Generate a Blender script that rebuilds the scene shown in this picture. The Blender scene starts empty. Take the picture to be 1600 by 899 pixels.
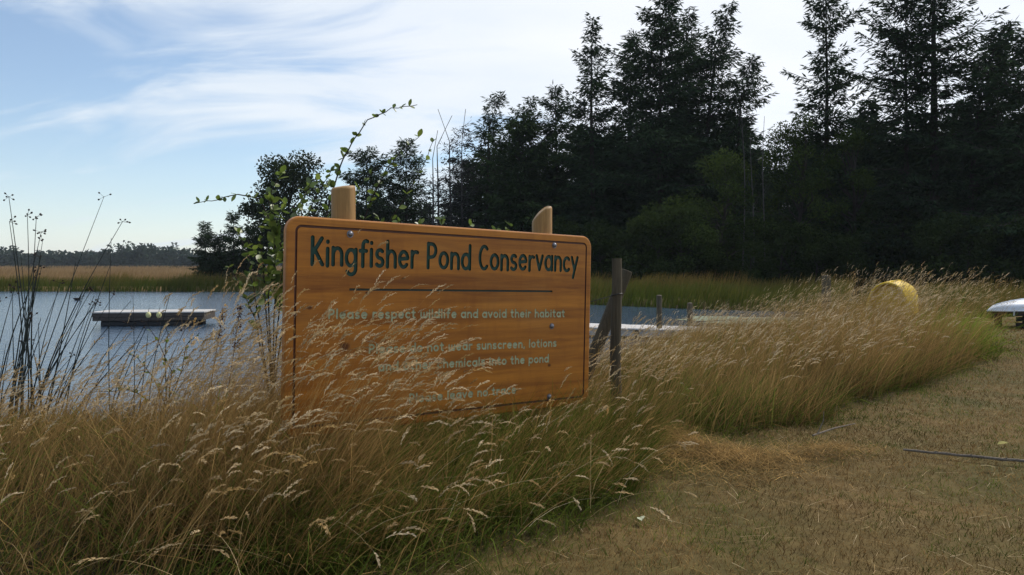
import bpy, math, random
import numpy as np
from mathutils import Vector, Matrix
from mathutils.geometry import delaunay_2d_cdt

SC = bpy.context.scene
COL = SC.collection
R = math.radians

# ------------------------------------------------------------------ camera
EYE = 1.35
FPX = 1244.0            # focal length in pixels of the 1600 px wide photograph
HOR = 418.0             # eye level in the photograph
cam_d = bpy.data.cameras.new("camera")
cam_d.lens = 28.0
cam_d.sensor_width = 36.0
cam_d.clip_start = 0.05
cam_d.clip_end = 6000
cam = bpy.data.objects.new("camera", cam_d)
COL.objects.link(cam)
cam.location = (0, 0, EYE)
cam.rotation_euler = (R(90 - 1.45), 0, 0)
SC.camera = cam

# ------------------------------------------------------------------ sky and sun
SUN_AZ, SUN_EL = R(47), R(46)       # azimuth clockwise from +Y (view direction)
SUND = Vector((math.sin(SUN_AZ) * math.cos(SUN_EL), math.cos(SUN_AZ) * math.cos(SUN_EL), math.sin(SUN_EL)))
world = bpy.data.worlds.new("World")
SC.world = world
world.use_nodes = True
nt = world.node_tree
nt.nodes.clear()


def N(tree, kind, **kw):
    n = tree.nodes.new(kind)
    for k, v in kw.items():
        if k.startswith("i_"):
            n.inputs[int(k[2:])].default_value = v
        else:
            setattr(n, k, v)
    return n


def mathn(tree, op, a, b=None, c=None, clamp=False):
    n = tree.nodes.new("ShaderNodeMath")
    n.operation = op
    n.use_clamp = clamp
    for i, v in enumerate((a, b, c)):
        if v is None:
            continue
        if isinstance(v, (int, float)):
            n.inputs[i].default_value = v
        else:
            tree.links.new(v, n.inputs[i])
    return n.outputs[0]


def mixc(tree, fac, a, b, mode="MIX"):
    n = tree.nodes.new("ShaderNodeMix")
    n.data_type = "RGBA"
    n.blend_type = mode
    for sock, v in ((n.inputs[0], fac), (n.inputs[6], a), (n.inputs[7], b)):
        if isinstance(v, (int, float)):
            sock.default_value = v
        elif isinstance(v, tuple):
            sock.default_value = (v[0], v[1], v[2], 1)
        else:
            tree.links.new(v, sock)
    return n.outputs[2]


def maprange(tree, v, a, b, c=0.0, d=1.0, smooth=False):
    n = tree.nodes.new("ShaderNodeMapRange")
    n.interpolation_type = "SMOOTHSTEP" if smooth else "LINEAR"
    tree.links.new(v, n.inputs[0])
    for i, x in zip((1, 2, 3, 4), (a, b, c, d)):
        n.inputs[i].default_value = x
    return n.outputs[0]


sky = N(nt, "ShaderNodeTexSky", sky_type="NISHITA", sun_disc=False, sun_elevation=SUN_EL,
        sun_rotation=SUN_AZ, air_density=1.0, dust_density=0.15, ozone_density=2.2)
tc = N(nt, "ShaderNodeTexCoord")
sep = N(nt, "ShaderNodeSeparateXYZ")
nt.links.new(tc.outputs["Generated"], sep.inputs[0])
zz = mathn(nt, "ADD", mathn(nt, "MAXIMUM", sep.outputs[2], 0.0), 0.42)
cu = mathn(nt, "DIVIDE", sep.outputs[0], zz)
cv = mathn(nt, "DIVIDE", sep.outputs[1], zz)
comb = N(nt, "ShaderNodeCombineXYZ")
nt.links.new(cu, comb.inputs[0])
nt.links.new(cv, comb.inputs[1])
mp = N(nt, "ShaderNodeMapping")
mp.inputs["Rotation"].default_value = (0, 0, R(52))
mp.inputs["Scale"].default_value = (1.0, 2.7, 1)
mp.inputs["Location"].default_value = (0.35, 0.2, 0)
nt.links.new(comb.outputs[0], mp.inputs[0])
nz = N(nt, "ShaderNodeTexNoise")
nz.inputs["Scale"].default_value = 1.9
nz.inputs["Detail"].default_value = 9
nz.inputs["Roughness"].default_value = 0.54
nz.inputs["Distortion"].default_value = 0.9
nt.links.new(mp.outputs[0], nz.inputs[0])
dotn = N(nt, "ShaderNodeVectorMath", operation="DOT_PRODUCT")
nt.links.new(tc.outputs["Generated"], dotn.inputs[0])
dotn.inputs[1].default_value = SUND
veil = maprange(nt, dotn.outputs["Value"], 0.30, 0.82, 0.0, 1.0, True)
cov = mathn(nt, "ADD", nz.outputs[0], mathn(nt, "MULTIPLY", veil, 0.42))
mask = maprange(nt, cov, 0.47, 0.74, 0.0, 1.0, True)
mask = mathn(nt, "MULTIPLY_ADD", mask, 0.80, 0.10)
hz_ = mathn(nt, "POWER", mathn(nt, "SUBTRACT", 1.0, mathn(nt, "MAXIMUM", sep.outputs[2], 0.0)), 9.0)
mask = mathn(nt, "MAXIMUM", mask, mathn(nt, "MULTIPLY", hz_, 0.50))
skyc = sky.outputs[0]
nz2 = N(nt, "ShaderNodeTexNoise")
nz2.inputs["Scale"].default_value = 2.6
nz2.inputs["Detail"].default_value = 7
nt.links.new(mp.outputs[0], nz2.inputs[0])
cl = mixc(nt, veil, (6.2, 6.7, 7.2), (7.7, 7.75, 7.9))
cl = mixc(nt, maprange(nt, nz2.outputs[0], 0.35, 0.7), mixc(nt, 1.0, cl, (0.90, 0.93, 0.965), "MULTIPLY"), cl)
fin = mixc(nt, mask, skyc, cl)
bg = N(nt, "ShaderNodeBackground")
bg.inputs[1].default_value = 0.14
nt.links.new(fin, bg.inputs[0])
wo = N(nt, "ShaderNodeOutputWorld")
nt.links.new(bg.outputs[0], wo.inputs[0])

sun_d = bpy.data.lights.new("sun", "SUN")
sun_d.energy = 3.4
sun_d.angle = R(3)
sun_d.color = (1.0, 0.94, 0.86)
sun = bpy.data.objects.new("sun", sun_d)
COL.objects.link(sun)
sun.rotation_euler = (-SUND).to_track_quat("-Z", "Y").to_euler()
sun.location = (20, 20, 40)

SC.view_settings.view_transform = "Standard"
SC.view_settings.look = "None"
SC.view_settings.gamma = 1.0
SC.view_settings.exposure = 0.0
SC.cycles.use_denoising = True
SC.cycles.max_bounces = 6
SC.cycles.transparent_max_bounces = 6

# ------------------------------------------------------------------ helpers


def px(x, y, d):
    """point seen at photograph pixel (x, y) at depth d in front of the camera"""
    p = R(1.45)
    vx, vy, vz = (x - 800) / FPX, 1.0, -(y - 449.5) / FPX
    wy = vy * math.cos(p) + vz * math.sin(p)
    wz = -vy * math.sin(p) + vz * math.cos(p)
    s = d / wy
    return Vector((vx * s, d, EYE + wz * s))


def tag(o, label=None, cat=None, group=None, kind=None):
    if label: o["label"] = label
    if cat: o["category"] = cat
    if group: o["group"] = group
    if kind: o["kind"] = kind
    return o


def empty(name, loc=(0, 0, 0), rz=0.0):
    o = bpy.data.objects.new(name, None)
    o.empty_display_size = 0.2
    COL.objects.link(o)
    o.location = loc
    o.rotation_euler = (0, 0, rz)
    return o


def mesh_np(name, V, F, cols=None, smooth=False):
    """V (n,3); F int array (m,k) or list of lists"""
    me = bpy.data.meshes.new(name)
    V = np.asarray(V, dtype=np.float32)
    if isinstance(F, np.ndarray):
        m, k = F.shape
        me.vertices.add(len(V))
        me.vertices.foreach_set("co", V.ravel())
        me.loops.add(m * k)
        me.loops.foreach_set("vertex_index", F.astype(np.int32).ravel())
        me.polygons.add(m)
        me.polygons.foreach_set("loop_start", np.arange(0, m * k, k, dtype=np.int32))
        me.update(calc_edges=True)
    else:
        me.from_pydata([tuple(map(float, v)) for v in V], [], F)
    if cols is not None:
        a = me.color_attributes.new("col", "FLOAT_COLOR", "POINT")
        c = np.ones((len(V), 4), dtype=np.float32)
        c[:, :3] = cols
        a.data.foreach_set("color", c.ravel())
    if smooth:
        me.polygons.foreach_set("use_smooth", np.ones(len(me.polygons), dtype=bool))
    return me


def link(name, me, mat, parent=None, loc=None):
    o = bpy.data.objects.new(name, me)
    COL.objects.link(o)
    if mat is not None and not me.materials:
        me.materials.append(mat)
    if parent is not None:
        o.parent = parent
    if loc is not None:
        o.location = loc
    return o


class MB:
    """collects shapes into one mesh"""
    def __init__(s):
        s.v, s.f = [], []

    def add(s, vs, fs):
        b = len(s.v)
        s.v += [tuple(v) for v in vs]
        s.f += [[i + b for i in f] for f in fs]
        return s

    def box(s, c, size, rot=None, bev=0.0, jit=0.0, rnd=random):
        hx, hy, hz = [a / 2 for a in size]
        b = min(bev, hx * .9, hy * .9, hz * .9)
        vs, fs = [], []
        if b <= 0:
            vs = [(x, y, z) for x in (-hx, hx) for y in (-hy, hy) for z in (-hz, hz)]
            fs = [[0, 1, 3, 2], [4, 6, 7, 5], [0, 4, 5, 1], [2, 3, 7, 6], [0, 2, 6, 4], [1, 5, 7, 3]]
        else:
            # chamfered box: three verts per corner
            idx = {}
            for sx in (-1, 1):
                for sy in (-1, 1):
                    for sz in (-1, 1):
                        for ax in range(3):
                            p = [sx * hx, sy * hy, sz * hz]
                            for k in range(3):
                                if k != ax:
                                    p[k] -= (sx, sy, sz)[k] * b
                            idx[(sx, sy, sz, ax)] = len(vs)
                            vs.append(tuple(p))
            g = idx
            for ax in range(3):
                o = [k for k in range(3) if k != ax]
                for sg in (-1, 1):
                    q = []
                    for (a, c2) in ((-1, -1), (1, -1), (1, 1), (-1, 1)):
                        k = [0, 0, 0]; k[ax] = sg; k[o[0]] = a; k[o[1]] = c2
                        q.append(g[(k[0], k[1], k[2], ax)])
                    if (sg < 0) == (ax != 1):
                        q.reverse()
                    fs.append(q)
            for e in range(3):
                a1, a2 = [k for k in range(3) if k != e]
                for s1 in (-1, 1):
                    for s2 in (-1, 1):
                        def key(se, ax):
                            k = [0, 0, 0]; k[e] = se; k[a1] = s1; k[a2] = s2
                            return g[(k[0], k[1], k[2], ax)]
                        fs.append([key(-1, a1), key(1, a1), key(1, a2), key(-1, a2)])
            for sx in (-1, 1):
                for sy in (-1, 1):
                    for sz in (-1, 1):
                        fs.append([g[(sx, sy, sz, 0)], g[(sx, sy, sz, 1)], g[(sx, sy, sz, 2)]])
        M = rot if rot is not None else Matrix.Identity(3)
        c = Vector(c)
        s.add([c + M @ Vector(v) for v in vs], fs)
        return s

    def tube(s, pts, rads, n=8, cap=True):
        pts = [Vector(p) for p in pts]
        rings = []
        up = Vector((0, 0, 1))
        d0 = (pts[1] - pts[0]).normalized()
        a = d0.orthogonal().normalized()
        for i, p in enumerate(pts):
            if i == 0: d = d0
            elif i == len(pts) - 1: d = (pts[-1] - pts[-2]).normalized()
            else: d = (pts[i + 1] - pts[i - 1]).normalized()
            a = (a - d * a.dot(d))
            if a.length < 1e-6: a = d.orthogonal()
            a.normalize()
            b = d.cross(a)
            r = rads[i] if hasattr(rads, "__len__") else rads
            rings.append([p + (a * math.cos(2 * math.pi * k / n) + b * math.sin(2 * math.pi * k / n)) * r for k in range(n)])
        vs = [v for r in rings for v in r]
        fs = []
        for i in range(len(pts) - 1):
            for k in range(n):
                k2 = (k + 1) % n
                fs.append([i * n + k, i * n + k2, (i + 1) * n + k2, (i + 1) * n + k])
        if cap:
            fs.append(list(range(n))[::-1])
            fs.append([(len(pts) - 1) * n + k for k in range(n)])
        s.add(vs, fs)
        return s

    def build(s, name, mat, parent=None, smooth=False, loc=None):
        me = mesh_np(name, s.v, s.f)
        if smooth:
            me.polygons.foreach_set("use_smooth", np.ones(len(me.polygons), dtype=bool))
            me.set_sharp_from_angle(angle=R(40))
        # outward normals
        import bmesh
        bm = bmesh.new(); bm.from_mesh(me)
        bmesh.ops.recalc_face_normals(bm, faces=bm.faces)
        bm.to_mesh(me); bm.free()
        return link(name, me, mat, parent, loc)


# ------------------------------------------------------------------ materials
def new_mat(name):
    m = bpy.data.materials.new(name)
    m.use_nodes = True
    t = m.node_tree
    t.nodes.clear()
    out = t.nodes.new("ShaderNodeOutputMaterial")
    return m, t, out


def noise(t, scale, detail=4, vec=None, rough=0.55, dist=0.0):
    n = t.nodes.new("ShaderNodeTexNoise")
    n.inputs["Scale"].default_value = scale
    n.inputs["Detail"].default_value = detail
    n.inputs["Roughness"].default_value = rough
    n.inputs["Distortion"].default_value = dist
    if vec is not None:
        t.links.new(vec, n.inputs[0])
    return n.outputs[0]


def objvec(t, scale=(1, 1, 1), rot=(0, 0, 0), which="Object"):
    c = t.nodes.new("ShaderNodeTexCoord")
    m = t.nodes.new("ShaderNodeMapping")
    m.inputs["Scale"].default_value = scale
    m.inputs["Rotation"].default_value = rot
    t.links.new(c.outputs[which], m.inputs[0])
    return m.outputs[0]


def principled(t, out, base, rough=0.6, spec=0.5, coat=0.0, bump=None, bstr=0.3, bdist=0.01):
    p = t.nodes.new("ShaderNodeBsdfPrincipled")
    if isinstance(base, tuple): p.inputs["Base Color"].default_value = (*base, 1)
    else: t.links.new(base, p.inputs["Base Color"])
    if isinstance(rough, (int, float)): p.inputs["Roughness"].default_value = rough
    else: t.links.new(rough, p.inputs["Roughness"])
    p.inputs["Specular IOR Level"].default_value = spec
    p.inputs["Coat Weight"].default_value = coat
    p.inputs["Coat Roughness"].default_value = 0.15
    if bump is not None:
        b = t.nodes.new("ShaderNodeBump")
        b.inputs["Strength"].default_value = bstr
        b.inputs["Distance"].default_value = bdist
        t.links.new(bump, b.inputs["Height"])
        t.links.new(b.outputs[0], p.inputs["Normal"])
    t.links.new(p.outputs[0], out.inputs[0])
    return p


def leaf_mat(name, trans=0.35, gloss=0.0, gain=1.0):
    """foliage and grass: colour from the plant's own colour attribute"""
    m, t, out = new_mat(name)
    a = t.nodes.new("ShaderNodeAttribute"); a.attribute_name = "col"
    c = a.outputs[0]
    if gain != 1.0:
        c = mixc(t, 1.0, c, (gain, gain, gain), "MULTIPLY")
    d = t.nodes.new("ShaderNodeBsdfDiffuse"); t.links.new(c, d.inputs[0])
    tr = t.nodes.new("ShaderNodeBsdfTranslucent"); t.links.new(c, tr.inputs[0])
    mx = t.nodes.new("ShaderNodeMixShader"); mx.inputs[0].default_value = trans
    t.links.new(d.outputs[0], mx.inputs[1]); t.links.new(tr.outputs[0], mx.inputs[2])
    res = mx.outputs[0]
    if gloss:
        g = t.nodes.new("ShaderNodeBsdfGlossy"); g.inputs["Roughness"].default_value = 0.4
        g.inputs[0].default_value = (1, 1, 1, 1)
        m2 = t.nodes.new("ShaderNodeMixShader"); m2.inputs[0].default_value = gloss
        t.links.new(res, m2.inputs[1]); t.links.new(g.outputs[0], m2.inputs[2])
        res = m2.outputs[0]
    t.links.new(res, out.inputs[0])
    return m


def wood_mat(name, c1, c2, scale=(1, 14, 14), rough=0.6, coat=0.0, bstr=0.3, spec=0.4):
    m, t, out = new_mat(name)
    v = objvec(t, scale)
    g = noise(t, 3.0, 8, v, 0.65, 0.6)
    g2 = noise(t, 9.0, 6, v, 0.7)
    f = mathn(t, "ADD", mathn(t, "MULTIPLY", g, 0.7), mathn(t, "MULTIPLY", g2, 0.3))
    f = maprange(t, f, 0.35, 0.65)
    principled(t, out, mixc(t, f, c1, c2), rough, spec, coat, f, bstr, 0.004)
    return m


M = {}
M["grass"] = leaf_mat("grass_blades", 0.35, 0.0)
M["needles"] = leaf_mat("conifer_needles", 0.12, 0.0)
M["leaves"] = leaf_mat("tree_leaves", 0.25, 0.0)
M["bark"] = wood_mat("bark", (0.022, 0.018, 0.016), (0.055, 0.047, 0.04), (6, 6, 1.2), 0.95, 0, 0.8, 0.1)
M["greybark"] = wood_mat("grey_bark", (0.05, 0.045, 0.045), (0.12, 0.11, 0.105), (6, 6, 1.2), 0.95, 0, 0.5, 0.1)
M["post"] = wood_mat("weathered_post", (0.050, 0.041, 0.028), (0.125, 0.105, 0.072), (22, 22, 1.0), 0.9, 0, 0.7, 0.15)
M["signpost"] = wood_mat("peeled_log", (0.22, 0.115, 0.032), (0.36, 0.205, 0.065), (14, 14, 1.0), 0.55, 0, 0.25, 0.35)
M["raftwood"] = wood_mat("raft_timber", (0.045, 0.038, 0.035), (0.10, 0.088, 0.08), (1.2, 12, 12), 0.9, 0, 0.5, 0.1)
M["deckwood"] = wood_mat("silvered_planks", (0.36, 0.34, 0.32), (0.62, 0.60, 0.58), (3, 18, 18), 0.85, 0, 0.5, 0.2)
M["darkwood"] = wood_mat("dark_timber", (0.018, 0.016, 0.015), (0.045, 0.04, 0.036), (2, 12, 12), 0.9, 0, 0.5, 0.1)


def simple(name, c, rough=0.5, spec=0.5, coat=0.0, var=0.12, vs=8.0, metal=0.0):
    m, t, out = new_mat(name)
    f = noise(t, vs, 5, objvec(t))
    dk = tuple(x * (1 - var * 2) for x in c)
    p = principled(t, out, mixc(t, maprange(t, f, 0.3, 0.7), dk, c), rough, spec, coat)
    p.inputs["Metallic"].default_value = metal
    return m


M["steel"] = simple("galvanised_bolt", (0.24, 0.24, 0.27), 0.45, 0.5, metal=0.9, vs=60)
M["wire"] = simple("black_wire", (0.01, 0.01, 0.012), 0.5)
M["yellow"] = simple("yellow_hull", (0.74, 0.49, 0.006), 0.55, 0.25, 0.0, 0.12, 5)
M["white"] = simple("white_hull", (0.66, 0.70, 0.76), 0.35, 0.5, 0.2, 0.06, 4)
M["buoy"] = simple("cream_buoy", (0.62, 0.58, 0.26), 0.5)
M["drum"] = simple("black_float", (0.012, 0.012, 0.014), 0.6)
M["green_paint"] = simple("green_letter_paint", (0.003, 0.050, 0.035), 0.5, 0.4, var=0.2, vs=30)
M["pale_paint"] = simple("pale_green_letter_paint", (0.46, 0.50, 0.32), 0.6, 0.3, var=0.15, vs=45)
M["dark_line"] = simple("dark_groove_paint", (0.010, 0.028, 0.020), 0.5)
M["groove"] = simple("red_brown_groove", (0.115, 0.030, 0.010), 0.5, var=0.2, vs=12)
M["duck"] = simple("dark_feathers", (0.02, 0.018, 0.016), 0.8, 0.2)
M["stick"] = wood_mat("grey_stick", (0.10, 0.080, 0.062), (0.25, 0.21, 0.17), (3, 30, 30), 0.9, 0, 0.8, 0.1)
M["rush"] = simple("dark_rush_stem", (0.012, 0.020, 0.018), 0.6, 0.3, vs=3)
M["rushhead"] = simple("brown_rush_flower", (0.030, 0.020, 0.016), 0.8, 0.2)
M["dockred"] = simple("rusty_dock_seed", (0.085, 0.022, 0.012), 0.8, 0.2, var=0.25, vs=60)
M["twig"] = simple("brown_twig", (0.035, 0.026, 0.022), 0.8, 0.2)

# varnished cedar of the sign board (object x runs along the board)
m, t, out = new_mat("varnished_cedar")
v = objvec(t, (0.55, 9.0, 9.0))
g = noise(t, 2.2, 9, v, 0.62, 0.9)
fine = noise(t, 6.0, 8, objvec(t, (1.2, 60, 60)), 0.7)
band = noise(t, 1.0, 2, objvec(t, (0.05, 6.5, 6.5)), 0.4)
f = mathn(t, "ADD", mathn(t, "MULTIPLY", g, 0.50), mathn(t, "ADD", mathn(t, "MULTIPLY", fine, 0.2), mathn(t, "MULTIPLY", band, 0.42)))
c = mixc(t, maprange(t, f, 0.42, 0.70), (0.20, 0.060, 0.006), (0.52, 0.195, 0.020))
stain = noise(t, 2.0, 6, objvec(t, (5.0, 1.1, 1)), 0.6, 0.4)
c = mixc(t, maprange(t, stain, 0.50, 0.75, 0.0, 0.38), c, (0.20, 0.058, 0.007))
fade = noise(t, 1.4, 5, objvec(t, (0.9, 1.6, 1)), 0.6)
c = mixc(t, maprange(t, fade, 0.50, 0.78, 0.0, 0.22), c, (0.55, 0.30, 0.09))
spk = noise(t, 55.0, 3, objvec(t))
c = mixc(t, maprange(t, spk, 0.68, 0.74, 0.0, 0.30), c, (0.11, 0.035, 0.008))
# knots
sp = t.nodes.new("ShaderNodeTexCoord")
for (kx, ky, rx, ry) in ((0.14, 0.715, 0.016, 0.010), (0.36, 0.49, 0.030, 0.022), (1.95, 0.30, 0.014, 0.010), (0.50, 0.80, 0.012, 0.007)):
    mpn = t.nodes.new("ShaderNodeMapping")
    mpn.inputs["Location"].default_value = (-kx / rx, -ky / ry, 0)
    mpn.inputs["Scale"].default_value = (1 / rx, 1 / ry, 0)
    t.links.new(sp.outputs["Object"], mpn.inputs[0])
    ln = t.nodes.new("ShaderNodeVectorMath"); ln.operation = "LENGTH"
    t.links.new(mpn.outputs[0], ln.inputs[0])
    c = mixc(t, maprange(t, ln.outputs["Value"], 0.5, 1.6, 0.85, 0.0, True), c, (0.06, 0.016, 0.005))
principled(t, out, c, 0.45, 0.30, 0.05, fine, 0.12, 0.003)
M["board"] = m

# ground: colour of soil, dry turf and far fields from the sheet's own colour attribute, broken up by noise
m, t, out = new_mat("ground")
a = t.nodes.new("ShaderNodeAttribute"); a.attribute_name = "col"
v = objvec(t)
n1 = noise(t, 0.7, 6, v, 0.65)
n2 = noise(t, 9.0, 8, v, 0.7)
c = mixc(t, maprange(t, n1, 0.35, 0.68), mixc(t, 1.0, a.outputs[0], (0.66, 0.80, 0.62), "MULTIPLY"), mixc(t, 1.0, a.outputs[0], (1.2, 1.12, 1.05), "MULTIPLY"))
c = mixc(t, maprange(t, n2, 0.3, 0.7), mixc(t, 1.0, c, (0.55, 0.55, 0.55), "MULTIPLY"), c)
principled(t, out, c, 0.95, 0.1, 0, n2, 0.6, 0.02)
M["ground"] = m

# water
m, t, out = new_mat("pond_water")
n1 = noise(t, 1.0, 3, objvec(t, (0.9, 2.6, 1)), 0.55, 0.4)
n2 = noise(t, 1.0, 3, objvec(t, (3.2, 9.0, 1), (0, 0, R(8))), 0.6, 0.3)
bsum = mathn(t, "ADD", mathn(t, "MULTIPLY", n1, 0.65), mathn(t, "MULTIPLY", n2, 0.35))
p = principled(t, out, (0.04, 0.07, 0.11), 0.12, 0.5, 0, bsum, 0.7, 0.13)
p.inputs["IOR"].default_value = 1.85
M["water"] = m

m, t, out = new_mat("pond_algae")
n1 = noise(t, 3.0, 6, objvec(t, (0.6, 1.4, 1)))
principled(t, out, mixc(t, maprange(t, n1, 0.35, 0.65), (0.10, 0.13, 0.075), (0.22, 0.25, 0.17)), 0.7, 0.3)
M["algae"] = m

# ------------------------------------------------------------------ terrain
WATER_Z = -0.60
POND = np.array([(-90, 9.6), (-12, 8.9), (-6, 8.5), (-3, 8.6), (-1, 9.4), (0.6, 11.8), (1.5, 15.5), (2.6, 18.6), (5, 18.9), (9, 20.6),
                 (13, 24), (16, 27), (17, 31), (14.5, 34.5), (9, 37), (4, 42), (-3, 52), (-10, 60), (-20, 64), (-40, 65), (-90, 66)], float)
TALL = np.array([(-8, 2.75), (-2.2, 2.75), (-0.74, 3.3), (0.1, 3.85), (0.62, 4.45), (0.85, 5.4), (0.9, 6.2), (2.2, 6.8), (4.3, 8.7),
                 (6.8, 11.5), (7.7, 12.8), (8.5, 14.6), (9.0, 17), (8.8, 19.8), (5, 18.4), (2.8, 18.2), (1.7, 15.3), (0.8, 11.5),
                 (-0.9, 9.1), (-3, 8.35), (-8, 8.3)], float)


def poly_sdf(P, X, Y):
    """signed distance to polygon, negative inside"""
    d2 = np.full(X.shape, 1e18)
    ins = np.zeros(X.shape, bool)
    n = len(P)
    for i in range(n):
        ax, ay = P[i]; bx, by = P[(i + 1) % n]
        ex, ey = bx - ax, by - ay
        wx, wy = X - ax, Y - ay
        tt = np.clip((wx * ex + wy * ey) / (ex * ex + ey * ey), 0, 1)
        d2 = np.minimum(d2, (wx - ex * tt) ** 2 + (wy - ey * tt) ** 2)
        cond = ((ay <= Y) & (by > Y)) | ((by <= Y) & (ay > Y))
        xi = ax + (Y - ay) / (by - ay if by != ay else 1e-9) * ex
        ins ^= cond & (X < xi)
    d = np.sqrt(d2)
    return np.where(ins, -d, d)


def vnoise(X, Y, s, seed=0):
    """smooth value noise"""
    rs = np.random.RandomState(seed)
    g = rs.rand(64, 64)
    x, y = X / s, Y / s
    xi, yi = np.floor(x).astype(int), np.floor(y).astype(int)
    fx, fy = x - xi, y - yi
    fx = fx * fx * (3 - 2 * fx); fy = fy * fy * (3 - 2 * fy)
    a = g[xi % 64, yi % 64]; b = g[(xi + 1) % 64, yi % 64]
    c2 = g[xi % 64, (yi + 1) % 64]; d = g[(xi + 1) % 64, (yi + 1) % 64]
    return (a * (1 - fx) + b * fx) * (1 - fy) + (c2 * (1 - fx) + d * fx) * fy


def ground_z(X, Y):
    X = np.asarray(X, float); Y = np.asarray(Y, float)
    sd = poly_sdf(POND, X, Y)
    far = np.clip((Y - 24) / 15, 0, 1)
    wid = 2.6 - 1.4 * far
    land = 0.0 - 0.22 * far + np.clip((Y - 90) / 350, 0, 1) * 1.55
    tt = np.clip((sd + 0.3) / wid, 0, 1)
    tt = tt * tt * (3 - 2 * tt)
    z = (WATER_Z - 0.12) * (1 - tt) + land * tt
    z = np.where(sd < -0.3, np.maximum(WATER_Z - 0.12 + (sd + 0.3) * 0.35, -2.0), z)
    z = z + (vnoise(X, Y, 0.9, 3) - 0.5) * 0.045 * (tt > 0.2) + (vnoise(X, Y, 0.23, 4) - 0.5) * 0.014 * (Y < 12)
    return z


def gz(x, y):
    return float(ground_z(np.array([x]), np.array([y]))[0])


def axis(lo, hi, fine_lo, fine_hi, step, grow=1.12):
    a = list(np.arange(fine_lo, fine_hi, step))
    s = step
    while a[-1] < hi:
        s *= grow; a.append(a[-1] + s)
    s = step
    b = [fine_lo]
    while b[-1] > lo:
        s *= grow; b.append(b[-1] - s)
    return np.array(b[:0:-1] + a)


gx = axis(-1500, 1500, -7, 12, 0.12)
gy = axis(-60, 1600, 2.4, 21, 0.12)
GX, GY = np.meshgrid(gx, gy)
GZ = ground_z(GX, GY)
nx, ny = len(gx), len(gy)
idx = np.arange(nx * ny).reshape(ny, nx)
F = np.stack([idx[:-1, :-1], idx[:-1, 1:], idx[1:, 1:], idx[1:, :-1]], -1).reshape(-1, 4)
sdp = poly_sdf(POND, GX, GY)
sdt = poly_sdf(TALL, GX, GY)
lawn_c = np.array((0.140, 0.098, 0.042))
cc = np.empty((ny, nx, 3)); cc[:] = lawn_c
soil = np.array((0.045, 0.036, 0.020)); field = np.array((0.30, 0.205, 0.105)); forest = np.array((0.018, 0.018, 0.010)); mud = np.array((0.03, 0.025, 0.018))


def mixin(c, w):
    global cc
    cc = cc * (1 - w[..., None]) + c * w[..., None]


mixin(soil, np.clip(0.5 - sdt / 0.3, 0, 1))
mixin(field, np.clip((GY - 50) / 8, 0, 1) * (GX < 2))
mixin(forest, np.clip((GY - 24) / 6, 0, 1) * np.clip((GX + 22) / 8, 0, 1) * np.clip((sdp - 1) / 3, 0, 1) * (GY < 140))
mixin(mud, np.clip(0.6 - sdp / 0.5, 0, 1))
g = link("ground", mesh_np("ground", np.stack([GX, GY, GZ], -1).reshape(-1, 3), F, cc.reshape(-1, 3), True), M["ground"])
tag(g, kind="structure")
# water sheet
wm = MB()
wm.add([(-95, 6, 0), (22, 6, 0), (22, 70, 0), (-95, 70, 0)], [[0, 1, 2, 3]])
w = wm.build("pond_water", M["water"], loc=(0, 0, WATER_Z))
tag(w, kind="structure")

# ------------------------------------------------------------------ vegetation generators
rs = np.random.RandomState(11)


def ribbons(P, H, az, th0, th1, w, nseg, fa=None, c0=None, c1=None, tipw=0.15, pw=1.0):
    """curved blades: P (n,3) bases; returns verts, quads, colours, tip, tip direction"""
    n = len(P)
    ts = np.linspace(0, 1, nseg + 1)
    seg = (H / nseg)[:, None]
    th = th0[:, None] + (th1 - th0)[:, None] * (((ts[:-1] + ts[1:]) / 2) ** pw)[None]
    dx = np.sin(th) * seg; dz = np.cos(th) * seg
    hx = np.concatenate([np.zeros((n, 1)), np.cumsum(dx, 1)], 1)
    hz = np.concatenate([np.zeros((n, 1)), np.cumsum(dz, 1)], 1)
    C = np.empty((n, nseg + 1, 3))
    C[..., 0] = P[:, 0:1] + hx * np.cos(az)[:, None]
    C[..., 1] = P[:, 1:2] + hx * np.sin(az)[:, None]
    C[..., 2] = P[:, 2:3] + hz
    if fa is None:
        fa = rs.rand(n) * np.pi
    wt = (1 - (1 - tipw) * ts ** 1.5)[None, :] * w[:, None] / 2
    S = np.stack([np.cos(fa), np.sin(fa), np.zeros(n)], -1)
    V = np.stack([C - S[:, None, :] * wt[..., None], C + S[:, None, :] * wt[..., None]], 2).reshape(-1, 3)
    b = (np.arange(n) * (nseg + 1) * 2)[:, None] + (np.arange(nseg) * 2)[None]
    Fq = np.stack([b, b + 1, b + 3, b + 2], -1).reshape(-1, 4)
    cols = None
    if c0 is not None:
        k = ts[None, :, None]
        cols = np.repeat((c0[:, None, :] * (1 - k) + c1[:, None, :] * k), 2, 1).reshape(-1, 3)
    tip = C[:, -1]
    thl = th[:, -1]
    td = np.stack([np.sin(thl) * np.cos(az), np.sin(thl) * np.sin(az), np.cos(thl)], -1)
    return V, Fq, cols, tip, td, thl


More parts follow.
